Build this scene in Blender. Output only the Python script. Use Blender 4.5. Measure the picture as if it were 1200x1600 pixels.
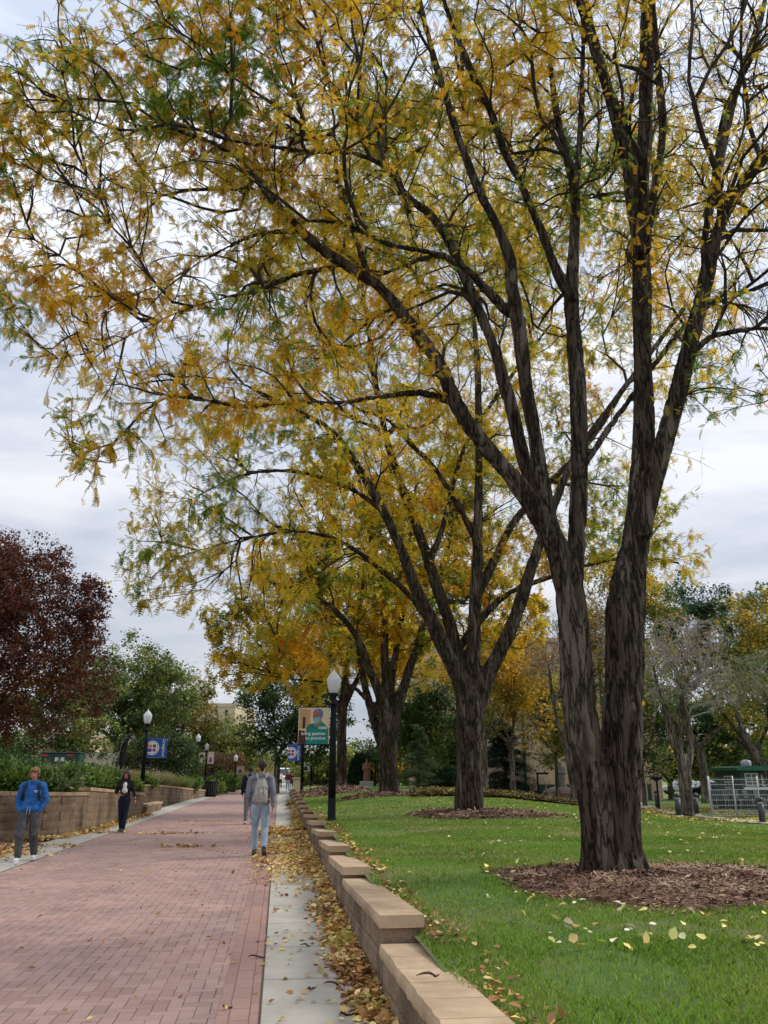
import bpy, bmesh, math, random
import numpy as np
from mathutils import Vector, Matrix, kdtree
random.seed(7)
RS = np.random.RandomState(11)
scn = bpy.context.scene
for o in list(bpy.data.objects): bpy.data.objects.remove(o, do_unlink=True)
COL = scn.collection
R = math.radians

# ------------------------------------------------------------------ camera
F = 1290.0                      # focal length in pixels of the 1200x1600 photo
PITCH = math.atan(408.0 / F)
EYE = 1.6
cd = bpy.data.cameras.new('camera'); cam = bpy.data.objects.new('camera', cd); COL.objects.link(cam)
cam.location = (0, 0, EYE); cam.rotation_euler = (math.pi / 2 + PITCH, 0, 0)
cd.sensor_fit = 'VERTICAL'; cd.sensor_height = 36; cd.lens = 36 * F / 1600
cd.clip_start = 0.1; cd.clip_end = 2000
scn.camera = cam
scn.render.resolution_x = 768; scn.render.resolution_y = 1024

# ------------------------------------------------------------------ light
SUN_EL, SUN_AZ = R(42), R(70)   # azimuth measured from +Y towards +X
w = bpy.data.worlds.new('World'); scn.world = w; w.use_nodes = True
nt = w.node_tree; N = nt.nodes; L = nt.links
bg = N['Background']; bg.inputs['Strength'].default_value = 0.1
sky = N.new('ShaderNodeTexSky'); sky.sky_type = 'NISHITA'; sky.sun_disc = False
sky.sun_elevation = SUN_EL; sky.sun_rotation = SUN_AZ
geo = N.new('ShaderNodeTexCoord')
mp = N.new('ShaderNodeMapping'); mp.inputs['Scale'].default_value = (1.1, 1.1, 3.6)
L.new(geo.outputs['Generated'], mp.inputs['Vector'])
nz = N.new('ShaderNodeTexNoise'); nz.inputs['Scale'].default_value = 2.3; nz.inputs['Detail'].default_value = 7
nz.inputs['Roughness'].default_value = 0.55; nz.inputs['Distortion'].default_value = 0.4
L.new(mp.outputs[0], nz.inputs['Vector'])
cr = N.new('ShaderNodeValToRGB'); e = cr.color_ramp.elements
e[0].position = 0.38; e[0].color = (0.54, 0.60, 0.73, 1)
e[1].position = 0.62; e[1].color = (0.98, 0.98, 1.03, 1)
L.new(nz.outputs['Fac'], cr.inputs['Fac'])
sep = N.new('ShaderNodeSeparateXYZ'); L.new(geo.outputs['Generated'], sep.inputs[0])
mr = N.new('ShaderNodeMapRange'); mr.inputs['From Min'].default_value = 0.0; mr.inputs['From Max'].default_value = 1.0
mr.inputs['To Min'].default_value = 4.5; mr.inputs['To Max'].default_value = 10.4
L.new(sep.outputs['Z'], mr.inputs['Value'])
vm = N.new('ShaderNodeVectorMath'); vm.operation = 'SCALE'
L.new(cr.outputs['Color'], vm.inputs[0]); L.new(mr.outputs[0], vm.inputs['Scale'])
mx = N.new('ShaderNodeMix'); mx.data_type = 'RGBA'; mx.inputs[0].default_value = 0.9
L.new(sky.outputs['Color'], mx.inputs[6]); L.new(vm.outputs[0], mx.inputs[7])
L.new(mx.outputs[2], bg.inputs['Color'])
sd = bpy.data.lights.new('sun', 'SUN'); sun = bpy.data.objects.new('sun', sd); COL.objects.link(sun)
sd.energy = 1.5; sd.angle = R(18); sd.color = (1.0, 0.96, 0.9)
dv = Vector((math.sin(SUN_AZ) * math.cos(SUN_EL), math.cos(SUN_AZ) * math.cos(SUN_EL), math.sin(SUN_EL)))
sun.rotation_euler = dv.to_track_quat('Z', 'Y').to_euler()
scn.view_settings.view_transform = 'Standard'; scn.view_settings.look = 'None'
scn.view_settings.exposure = 0.68; scn.view_settings.gamma = 1

# ------------------------------------------------------------------ coordinates
CT, ST = math.cos(PITCH), math.sin(PITCH)
def ray(px, py):
    v = (800 - py) / F
    return np.array([(px - 600) / F, CT - v * ST, ST + v * CT])
def at(px, py, Y):              # point of the photograph at world depth Y
    r = ray(px, py); s = Y / r[1]
    return np.array([r[0] * s, Y, EYE + r[2] * s])
def flat(px, py, z=0.0):        # point of the photograph on the level z
    r = ray(px, py); s = (z - EYE) / r[2]
    return np.array([r[0] * s, r[1] * s, z])
PA = math.atan(0.121); PC, PS = math.cos(PA), math.sin(PA)
def uw2xy(u, w): return (w * PC - u * PS, w * PS + u * PC)
def xy2uw(x, y): return (-x * PS + y * PC, x * PC + y * PS)
def sm(t): t = np.clip(t, 0, 1); return t * t * (3 - 2 * t)

def _h(ix, iy, iz, seed):
    n = (ix * 374761393 + iy * 668265263 + iz * 2147483647 + seed * 1274126177) & 0xffffffff
    n = ((n ^ (n >> 13)) * 1274126177) & 0xffffffff
    n = (n ^ (n >> 16)) & 0xffffffff
    return n / 4294967295.0
def vnoise(P, scale=1.0, seed=0, octaves=1):
    P = np.asarray(P, float) * scale; out = 0; amp = 1; tot = 0
    for o in range(octaves):
        i = np.floor(P).astype(np.int64); f = P - i; f = f * f * (3 - 2 * f); r = 0
        for dx in (0, 1):
            for dy in (0, 1):
                for dz in (0, 1):
                    wgt = (f[..., 0] if dx else 1 - f[..., 0]) * (f[..., 1] if dy else 1 - f[..., 1]) * (f[..., 2] if dz else 1 - f[..., 2])
                    r = r + wgt * _h(i[..., 0] + dx, i[..., 1] + dy, i[..., 2] + dz, seed + o)
        out = out + r * amp; tot += amp; amp *= .5; P = P * 2.03
    return out / tot * 2 - 1

WR = 0.95                        # right wall line
WLP = [(-14, 22.6), (-7.2, 22.6), (-6.3, 22.8), (-5.75, 23.5), (-5.5, 24.6), (-5.42, 27.5), (-5.35, 36.0)]
def lawn_z(x, y):
    u, w_ = xy2uw(x, y)
    z = 0.43 + 0.29 * sm((y - 13) / 22) - 1.2 * sm((x - 2) / 14) * sm((y - 10) / 25)
    z = z - (0.29 * sm((y - 13) / 22) - .03) * (1 - sm((w_ - 1.0) / 3.4)) * (y > 13)
    z = z - 0.5 * sm((y - 55) / 40)
    z = z + 0.025 * np.sin(x * 1.3 + y * .4) * np.cos(y * .9 - x * .3)
    return np.maximum(z, -0.6)
def bank_z(x, y):
    u, w_ = xy2uw(x, y)
    z = np.interp(u, [22, 36, 37, 41, 46, 50, 63, 66, 90], [1.08, 0.76, 0.74, .74, .8, .68, .25, .06, -0.03])
    return z + 0.055 * np.clip(-w_ - 7, 0, 14) * np.clip((95 - u) / 30, 0, 1)
def H(x, y):
    u, w_ = xy2uw(x, y)
    if w_ >= WR + .1: return float(lawn_z(x, y))
    if w_ < -5.6 and u > 22.7: return float(bank_z(x, y))
    return 0.0
def hit(px, py, smin=4.0, smax=260):
    r = ray(px, py); s = smin; prev = s
    while s < smax:
        if EYE + r[2] * s < H(r[0] * s, r[1] * s): break
        prev = s; s *= 1.004
    return np.array([r[0] * s, r[1] * s, H(r[0] * s, r[1] * s)])

# ------------------------------------------------------------------ tagging helpers
def tag(o, label=None, cat=None, group=None, kind=None):
    if label: o['label'] = label
    if cat: o['category'] = cat
    if group: o['group'] = group
    if kind: o['kind'] = kind
    return o
def empty(name, loc=(0, 0, 0), rz=0, label=None, cat=None, group=None):
    o = bpy.data.objects.new(name, None); COL.objects.link(o)
    o.location = tuple(float(c) for c in loc); o.rotation_euler = (0, 0, rz); o.empty_display_size = .2
    return tag(o, label, cat, group)
def copy_tree(o, parent=None):
    c = o.copy(); COL.objects.link(c); c.parent = parent
    for ch in list(o.children): copy_tree(ch, c)
    return c
def link(name, me, mat=None, parent=None, smooth=False):
    o = bpy.data.objects.new(name, me); COL.objects.link(o)
    if mat is not None:
        me.materials.clear(); me.materials.append(mat)
    if parent is not None: o.parent = parent
    if smooth: me.polygons.foreach_set('use_smooth', [True] * len(me.polygons))
    return o
def np_mesh(name, V, Fc, colors=None):
    me = bpy.data.meshes.new(name); V = np.asarray(V, np.float32); Fc = np.asarray(Fc, np.int32)
    n, k = Fc.shape
    me.vertices.add(len(V)); me.vertices.foreach_set('co', V.ravel())
    me.loops.add(n * k); me.loops.foreach_set('vertex_index', Fc.ravel())
    me.polygons.add(n); me.polygons.foreach_set('loop_start', np.arange(0, n * k, k, dtype=np.int32))
    me.update(calc_edges=True)
    if colors is not None:
        ca = me.color_attributes.new('Col', 'FLOAT_COLOR', 'POINT')
        c4 = np.ones((len(V), 4), np.float32); c4[:, :3] = colors
        ca.data.foreach_set('color', c4.ravel())
    return me

class MB:
    """collects simple solids; build() links them as one mesh"""
    def __init__(s): s.v = []; s.f = []
    def add(s, V, Fs):
        b = len(s.v); s.v += [tuple(float(c) for c in p) for p in V]; s.f += [tuple(i + b for i in f) for f in Fs]; return s
    def box(s, x0, x1, y0, y1, z0, z1, M=None, ch=0.0):
        if ch > 0:
            bm = bmesh.new(); bmesh.ops.create_cube(bm, size=1)
            for vv in bm.verts: vv.co = Vector(((x0 + x1) / 2 + vv.co.x * (x1 - x0), (y0 + y1) / 2 + vv.co.y * (y1 - y0), (z0 + z1) / 2 + vv.co.z * (z1 - z0)))
            bmesh.ops.bevel(bm, geom=list(bm.edges), offset=ch, segments=1, affect='EDGES')
            bm.verts.index_update()
            V = [vv.co.copy() for vv in bm.verts]; Fs = [[vv.index for vv in f.verts] for f in bm.faces]; bm.free()
        else:
            V = [Vector(p) for p in ((x0, y0, z0), (x1, y0, z0), (x1, y1, z0), (x0, y1, z0), (x0, y0, z1), (x1, y0, z1), (x1, y1, z1), (x0, y1, z1))]
            Fs = [(3, 2, 1, 0), (4, 5, 6, 7), (0, 1, 5, 4), (1, 2, 6, 5), (2, 3, 7, 6), (3, 0, 4, 7)]
        if M is not None: V = [M @ p for p in V]
        return s.add(V, Fs)
    def lathe(s, prof, n=16, c=(0, 0, 0), M=None):
        V = []; Fs = []
        for r, z in prof:
            for k in range(n):
                a = 2 * math.pi * k / n; V.append(Vector((c[0] + r * math.cos(a), c[1] + r * math.sin(a), c[2] + z)))
        for i in range(len(prof) - 1):
            for k in range(n):
                a = i * n + k; b = i * n + (k + 1) % n; Fs.append((a, b, b + n, a + n))
        Fs.append(tuple(range(n))[::-1]); Fs.append(tuple((len(prof) - 1) * n + k for k in range(n)))
        if M is not None: V = [M @ p for p in V]
        return s.add(V, Fs)
    def tube(s, pts, rad, n=8):
        pts = [Vector(p) for p in pts]
        if not hasattr(rad, '__len__'): rad = [rad] * len(pts)
        V = []; Fs = []; ref = None
        for i, p in enumerate(pts):
            t = (pts[min(i + 1, len(pts) - 1)] - pts[max(i - 1, 0)]).normalized()
            if ref is None: ref = Vector((1, 0, 0)) if abs(t.x) < .8 else Vector((0, 1, 0))
            a = (ref - t * ref.dot(t)).normalized(); b = t.cross(a); ref = a
            for k in range(n):
                q = 2 * math.pi * k / n; V.append(p + (a * math.cos(q) + b * math.sin(q)) * rad[i])
        for i in range(len(pts) - 1):
            for k in range(n):
                a_ = i * n + k; b_ = i * n + (k + 1) % n; Fs.append((a_, b_, b_ + n, a_ + n))
        Fs.append(tuple(range(n))[::-1]); Fs.append(tuple((len(pts) - 1) * n + k for k in range(n)))
        return s.add(V, Fs)
    def poly(s, pts, d):       # flat outline (list of 3D points) extruded by vector d
        n = len(pts); V = [Vector(p) for p in pts]; V += [p + Vector(d) for p in V]
        Fs = [tuple(range(n))[::-1], tuple(range(n, 2 * n))] + [(i, (i + 1) % n, (i + 1) % n + n, i + n) for i in range(n)]
        return s.add(V, Fs)
    def ellip(s, c, r, n=12, m=8, M=None):
        V = []; Fs = []
        for j in range(m + 1):
            ph = math.pi * j / m
            for k in range(n):
                a = 2 * math.pi * k / n
                V.append(Vector((r[0] * math.sin(ph) * math.cos(a), r[1] * math.sin(ph) * math.sin(a), r[2] * math.cos(ph))))
        if M is not None: V = [M @ p for p in V]
        V = [p + Vector(c) for p in V]
        for j in range(m):
            for k in range(n):
                a = j * n + k; b = j * n + (k + 1) % n; Fs.append((a, a + n, b + n, b))
        return s.add(V, Fs)
    def mesh(s, name='m'):
        me = bpy.data.meshes.new(name); me.from_pydata(s.v, [], s.f); me.validate(); me.update(); return me
    def build(s, name, mat, parent=None, smooth=False):
        return link(name, s.mesh(name), mat, parent, smooth)

def evaluated(me, mods):
    """apply modifiers [(type, {attr: value})] and return a plain mesh"""
    o = bpy.data.objects.new('tmp', me); COL.objects.link(o)
    for ty, kw in mods:
        m = o.modifiers.new('m', ty)
        for k, v in kw.items(): setattr(m, k, v)
    dg = bpy.context.evaluated_depsgraph_get(); dg.update()
    out = bpy.data.meshes.new_from_object(o.evaluated_get(dg))
    bpy.data.objects.remove(o, do_unlink=True)
    return out
def text_mesh(body, size, M, ext=0.002, align='CENTER', shear=0, bold=0.0):
    cu = bpy.data.curves.new('t', 'FONT'); cu.body = body; cu.size = size; cu.align_x = align; cu.align_y = 'CENTER'
    cu.extrude = ext; cu.offset = bold; cu.resolution_u = 3
    o = bpy.data.objects.new('t', cu); COL.objects.link(o)
    dg = bpy.context.evaluated_depsgraph_get(); dg.update()
    me = bpy.data.meshes.new_from_object(o.evaluated_get(dg)); bpy.data.objects.remove(o, do_unlink=True)
    me.transform(M); return me

# ------------------------------------------------------------------ materials
def newmat(name):
    m = bpy.data.materials.new(name); m.use_nodes = True
    return m, m.node_tree.nodes, m.node_tree.links, m.node_tree.nodes['Principled BSDF']
def noisy(name, c1, c2, scale=4, rough=.8, bump=0.0, bscale=30, stretch=(1, 1, 1), metal=0, detail=6, c3=None, s3=.7, spec=.3, dist=.02):
    m, n, l, b = newmat(name)
    tc = n.new('ShaderNodeTexCoord'); mpn = n.new('ShaderNodeMapping'); mpn.inputs['Scale'].default_value = stretch
    l.new(tc.outputs['Object'], mpn.inputs['Vector'])
    t = n.new('ShaderNodeTexNoise'); t.inputs['Scale'].default_value = scale; t.inputs['Detail'].default_value = detail; t.inputs['Roughness'].default_value = .62
    l.new(mpn.outputs[0], t.inputs['Vector'])
    r = n.new('ShaderNodeValToRGB'); r.color_ramp.elements[0].position = .32; r.color_ramp.elements[1].position = .68
    r.color_ramp.elements[0].color = (*c1, 1); r.color_ramp.elements[1].color = (*c2, 1)
    l.new(t.outputs['Fac'], r.inputs['Fac']); col = r.outputs['Color']
    if c3 is not None:
        t3 = n.new('ShaderNodeTexNoise'); t3.inputs['Scale'].default_value = s3; t3.inputs['Detail'].default_value = 4
        l.new(tc.outputs['Object'], t3.inputs['Vector'])
        r3 = n.new('ShaderNodeValToRGB'); r3.color_ramp.elements[0].position = .45; r3.color_ramp.elements[1].position = .65
        l.new(t3.outputs['Fac'], r3.inputs['Fac'])
        mm = n.new('ShaderNodeMix'); mm.data_type = 'RGBA'; l.new(r3.outputs['Color'], mm.inputs[0])
        l.new(col, mm.inputs[6]); mm.inputs[7].default_value = (*c3, 1); col = mm.outputs[2]
    l.new(col, b.inputs['Base Color'])
    b.inputs['Roughness'].default_value = rough; b.inputs['Metallic'].default_value = metal
    b.inputs['Specular IOR Level'].default_value = spec
    if bump > 0:
        t2 = n.new('ShaderNodeTexNoise'); t2.inputs['Scale'].default_value = bscale; t2.inputs['Detail'].default_value = 5
        l.new(mpn.outputs[0], t2.inputs['Vector'])
        bu = n.new('ShaderNodeBump'); bu.inputs['Strength'].default_value = bump; bu.inputs['Distance'].default_value = dist
        l.new(t2.outputs['Fac'], bu.inputs['Height']); l.new(bu.outputs[0], b.inputs['Normal'])
    return m
def leafmat(name, trans=.35, rough=.6, tint=(1, 1, 1)):
    m, n, l, b = newmat(name)
    a = n.new('ShaderNodeAttribute'); a.attribute_name = 'Col'
    b.inputs['Roughness'].default_value = rough; b.inputs['Specular IOR Level'].default_value = .25
    l.new(a.outputs['Color'], b.inputs['Base Color'])
    tr = n.new('ShaderNodeBsdfTranslucent'); l.new(a.outputs['Color'], tr.inputs['Color'])
    ms = n.new('ShaderNodeMixShader'); ms.inputs[0].default_value = trans
    l.new(b.outputs[0], ms.inputs[1]); l.new(tr.outputs[0], ms.inputs[2])
    l.new(ms.outputs[0], n['Material Output'].inputs['Surface'])
    return m
def barkmat(name, c1, c2, c3, scale=9.0, bump=.9):
    m, n, l, b = newmat(name)
    tc = n.new('ShaderNodeTexCoord'); mpn = n.new('ShaderNodeMapping'); mpn.inputs['Scale'].default_value = (1, 1, .16)
    l.new(tc.outputs['Object'], mpn.inputs['Vector'])
    nd = n.new('ShaderNodeTexNoise'); nd.inputs['Scale'].default_value = 3; nd.inputs['Detail'].default_value = 3
    l.new(mpn.outputs[0], nd.inputs['Vector'])
    ad = n.new('ShaderNodeMix'); ad.data_type = 'VECTOR'; ad.inputs[0].default_value = .15
    l.new(mpn.outputs[0], ad.inputs[4]); l.new(nd.outputs['Color'], ad.inputs[5])
    v0 = n.new('ShaderNodeTexNoise'); v0.inputs['Scale'].default_value = scale * 1.15; v0.inputs['Detail'].default_value = 4; v0.inputs['Roughness'].default_value = .6
    l.new(ad.outputs[1], v0.inputs['Vector'])
    vs = n.new('ShaderNodeMath'); vs.operation = 'SUBTRACT'; vs.inputs[1].default_value = .5; l.new(v0.outputs['Fac'], vs.inputs[0])
    v = n.new('ShaderNodeMath'); v.operation = 'ABSOLUTE'; l.new(vs.outputs[0], v.inputs[0])
    t = n.new('ShaderNodeTexNoise'); t.inputs['Scale'].default_value = scale * 2.5; t.inputs['Detail'].default_value = 8; t.inputs['Roughness'].default_value = .7
    l.new(mpn.outputs[0], t.inputs['Vector'])
    rv = n.new('ShaderNodeValToRGB'); rv.color_ramp.elements[0].position = .0; rv.color_ramp.elements[1].position = .06
    rv.color_ramp.elements[0].color = (.06, .06, .06, 1); l.new(v.outputs[0], rv.inputs['Fac'])
    rc = n.new('ShaderNodeValToRGB'); rc.color_ramp.elements[0].position = .35; rc.color_ramp.elements[1].position = .68
    rc.color_ramp.elements[0].color = (*c1, 1); rc.color_ramp.elements[1].color = (*c2, 1); l.new(t.outputs['Fac'], rc.inputs['Fac'])
    big = n.new('ShaderNodeTexNoise'); big.inputs['Scale'].default_value = 4.2; big.inputs['Detail'].default_value = 4; l.new(mpn.outputs[0], big.inputs['Vector'])
    rb = n.new('ShaderNodeValToRGB'); rb.color_ramp.elements[0].position = .53; rb.color_ramp.elements[1].position = .60; l.new(big.outputs['Fac'], rb.inputs['Fac'])
    m1 = n.new('ShaderNodeMix'); m1.data_type = 'RGBA'; l.new(rb.outputs['Color'], m1.inputs[0]); l.new(rc.outputs['Color'], m1.inputs[6]); m1.inputs[7].default_value = (*c3, 1)
    m2 = n.new('ShaderNodeMix'); m2.data_type = 'RGBA'; m2.blend_type = 'MULTIPLY'; m2.inputs[0].default_value = .9
    l.new(m1.outputs[2], m2.inputs[6]); l.new(rv.outputs['Color'], m2.inputs[7])
    l.new(m2.outputs[2], b.inputs['Base Color'])
    b.inputs['Roughness'].default_value = .93; b.inputs['Specular IOR Level'].default_value = .15
    hs = n.new('ShaderNodeMath'); hs.operation = 'MULTIPLY_ADD'; hs.inputs[1].default_value = .35
    l.new(t.outputs['Fac'], hs.inputs[0]); l.new(rv.outputs['Color'], hs.inputs[2])
    bu = n.new('ShaderNodeBump'); bu.inputs['Strength'].default_value = bump; bu.inputs['Distance'].default_value = .03
    l.new(hs.outputs[0], bu.inputs['Height']); l.new(bu.outputs[0], b.inputs['Normal'])
    return m
def paint(name, c, rough=.5, var=.12, metal=0, spec=.4):
    a = tuple(x * (1 - var) for x in c); b = tuple(min(1, x * (1 + var)) for x in c)
    return noisy(name, a, b, 6, rough, .08, 60, metal=metal, spec=spec)

M = {}
M['black'] = paint('black_metal', (.010, .011, .013), .6, spec=.15)
M['bark'] = barkmat('honey_locust_bark', (.038, .027, .021), (.105, .077, .058), (.140, .112, .090))
M['bark2'] = barkmat('grey_bark', (.08, .065, .05), (.22, .18, .145), (.28, .24, .20), 7)
M['twig'] = noisy('twig_bark', (.022, .017, .014), (.07, .052, .042), 5, .9)
M['greytwig'] = noisy('bare_twig_bark', (.26, .22, .20), (.42, .37, .34), 5, .9)
M['leaf'] = leafmat('autumn_leaf', .55)
M['leafdull'] = leafmat('dense_leaf', .3)
M['litter'] = leafmat('fallen_leaf', .1, .7)
M['chips'] = leafmat('wood_chip', .0, .9)
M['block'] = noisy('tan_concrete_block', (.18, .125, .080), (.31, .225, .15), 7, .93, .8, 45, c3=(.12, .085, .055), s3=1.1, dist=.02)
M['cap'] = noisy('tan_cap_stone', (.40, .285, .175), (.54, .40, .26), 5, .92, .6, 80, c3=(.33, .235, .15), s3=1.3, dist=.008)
M['mulch'] = noisy('mulch_bed', (.06, .032, .02), (.20, .12, .075), 22, .95, .9, 60)
M['soil'] = noisy('soil', (.05, .034, .022), (.12, .08, .05), 8, .95, .6, 30)
M['wallstone'] = noisy('pale_stone', (.42, .37, .28), (.60, .53, .42), 3, .9, .4, 14)
M['glass'] = noisy('dark_window_glass', (.02, .025, .03), (.06, .07, .085), 1.5, .12, spec=.6)
M['white'] = paint('white_paint', (.72, .72, .70), .5, .05)
M['ltgrey'] = paint('galvanised_steel', (.42, .44, .46), .4, .1, .3)
M['dkgrey'] = paint('dark_grey_paint', (.045, .05, .058), .5)
M['green'] = paint('green_paint', (.014, .055, .042), .5)
M['greenroof'] = paint('green_roof', (.015, .10, .062), .5)
M['utility'] = paint('utility_green', (.03, .07, .055), .5)
M['bronze'] = paint('dark_bronze', (.02, .02, .022), .35, .2, .4)
M['red'] = paint('red_paint', (.55, .04, .04), .5)
M['blue'] = paint('banner_blue', (.018, .085, .33), .6, .06)
M['offwhite'] = paint('banner_white', (.75, .75, .75), .6, .03)  # plain off-white for crest, lettering and one walker's pale top

def globemat():
    m, n, l, b = newmat('frosted_globe')
    b.inputs['Base Color'].default_value = (.80, .82, .84, 1); b.inputs['Roughness'].default_value = .25
    tr = n.new('ShaderNodeBsdfTranslucent'); tr.inputs['Color'].default_value = (.85, .87, .9, 1)
    ms = n.new('ShaderNodeMixShader'); ms.inputs[0].default_value = .5
    t = n.new('ShaderNodeTexNoise'); t.inputs['Scale'].default_value = 6
    l.new(b.outputs[0], ms.inputs[1]); l.new(tr.outputs[0], ms.inputs[2]); l.new(ms.outputs[0], n['Material Output'].inputs['Surface'])
    return m
M['globe'] = globemat()

def brick_ground(name, c1, c2, mortar, su=.2, sw=.1, border=False):
    m, n, l, b = newmat(name)
    tc = n.new('ShaderNodeTexCoord')
    sp = n.new('ShaderNodeSeparateXYZ'); l.new(tc.outputs['Object'], sp.inputs[0])
    cb = n.new('ShaderNodeCombineXYZ'); l.new(sp.outputs['Y'], cb.inputs['X']); l.new(sp.outputs['X'], cb.inputs['Y'])
    dn = n.new('ShaderNodeTexNoise'); dn.inputs['Scale'].default_value = 9; dn.inputs['Detail'].default_value = 2
    l.new(tc.outputs['Object'], dn.inputs['Vector'])
    dm = n.new('ShaderNodeVectorMath'); dm.operation = 'MULTIPLY_ADD'; dm.inputs[1].default_value = (.016, .010, 0)
    l.new(dn.outputs['Color'], dm.inputs[0]); l.new(cb.outputs[0], dm.inputs[2])
    br = n.new('ShaderNodeTexBrick'); br.offset = .5
    br.inputs['Scale'].default_value = 1; br.inputs['Brick Width'].default_value = su; br.inputs['Row Height'].default_value = sw
    br.inputs['Mortar Size'].default_value = .0045; br.inputs['Mortar Smooth'].default_value = .35; br.inputs['Bias'].default_value = 0
    br.inputs['Color1'].default_value = (*c1, 1); br.inputs['Color2'].default_value = (*c2, 1); br.inputs['Mortar'].default_value = (*mortar, 1)
    l.new(dm.outputs[0], br.inputs['Vector'])
    # joints filled unevenly: sand hides some of them
    jn = n.new('ShaderNodeTexNoise'); jn.inputs['Scale'].default_value = 3.5; jn.inputs['Detail'].default_value = 5; l.new(tc.outputs['Object'], jn.inputs['Vector'])
    jr = n.new('ShaderNodeValToRGB'); jr.color_ramp.elements[0].position = .38; jr.color_ramp.elements[1].position = .66; l.new(jn.outputs['Fac'], jr.inputs['Fac'])
    mid = n.new('ShaderNodeMix'); mid.data_type = 'RGBA'; l.new(jr.outputs['Color'], mid.inputs[0]); mid.inputs[6].default_value = (*mortar, 1)
    mid.inputs[7].default_value = (*(x * .62 for x in c1), 1); l.new(mid.outputs[2], br.inputs['Mortar'])
    st = n.new('ShaderNodeTexNoise'); st.inputs['Scale'].default_value = .7; st.inputs['Detail'].default_value = 8; st.inputs['Roughness'].default_value = .65
    l.new(tc.outputs['Object'], st.inputs['Vector'])
    sr = n.new('ShaderNodeValToRGB'); sr.color_ramp.elements[0].position = .3; sr.color_ramp.elements[1].position = .7
    sr.color_ramp.elements[0].color = (.78, .78, .80, 1); sr.color_ramp.elements[1].color = (1.15, 1.1, 1.1, 1); l.new(st.outputs['Fac'], sr.inputs['Fac'])
    mu = n.new('ShaderNodeMix'); mu.data_type = 'RGBA'; mu.blend_type = 'MULTIPLY'; mu.inputs[0].default_value = 1
    l.new(br.outputs['Color'], mu.inputs[6]); l.new(sr.outputs['Color'], mu.inputs[7]); l.new(mu.outputs[2], b.inputs['Base Color'])
    b.inputs['Roughness'].default_value = .78; b.inputs['Specular IOR Level'].default_value = .3
    fn = n.new('ShaderNodeTexNoise'); fn.inputs['Scale'].default_value = 90; l.new(tc.outputs['Object'], fn.inputs['Vector'])
    ma = n.new('ShaderNodeMath'); ma.operation = 'MULTIPLY_ADD'; ma.inputs[1].default_value = -1; l.new(br.outputs['Fac'], ma.inputs[0]); l.new(fn.outputs['Fac'], ma.inputs[2])
    bu = n.new('ShaderNodeBump'); bu.inputs['Strength'].default_value = .55; bu.inputs['Distance'].default_value = .006
    l.new(ma.outputs[0], bu.inputs['Height']); l.new(bu.outputs[0], b.inputs['Normal'])
    return m
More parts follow.
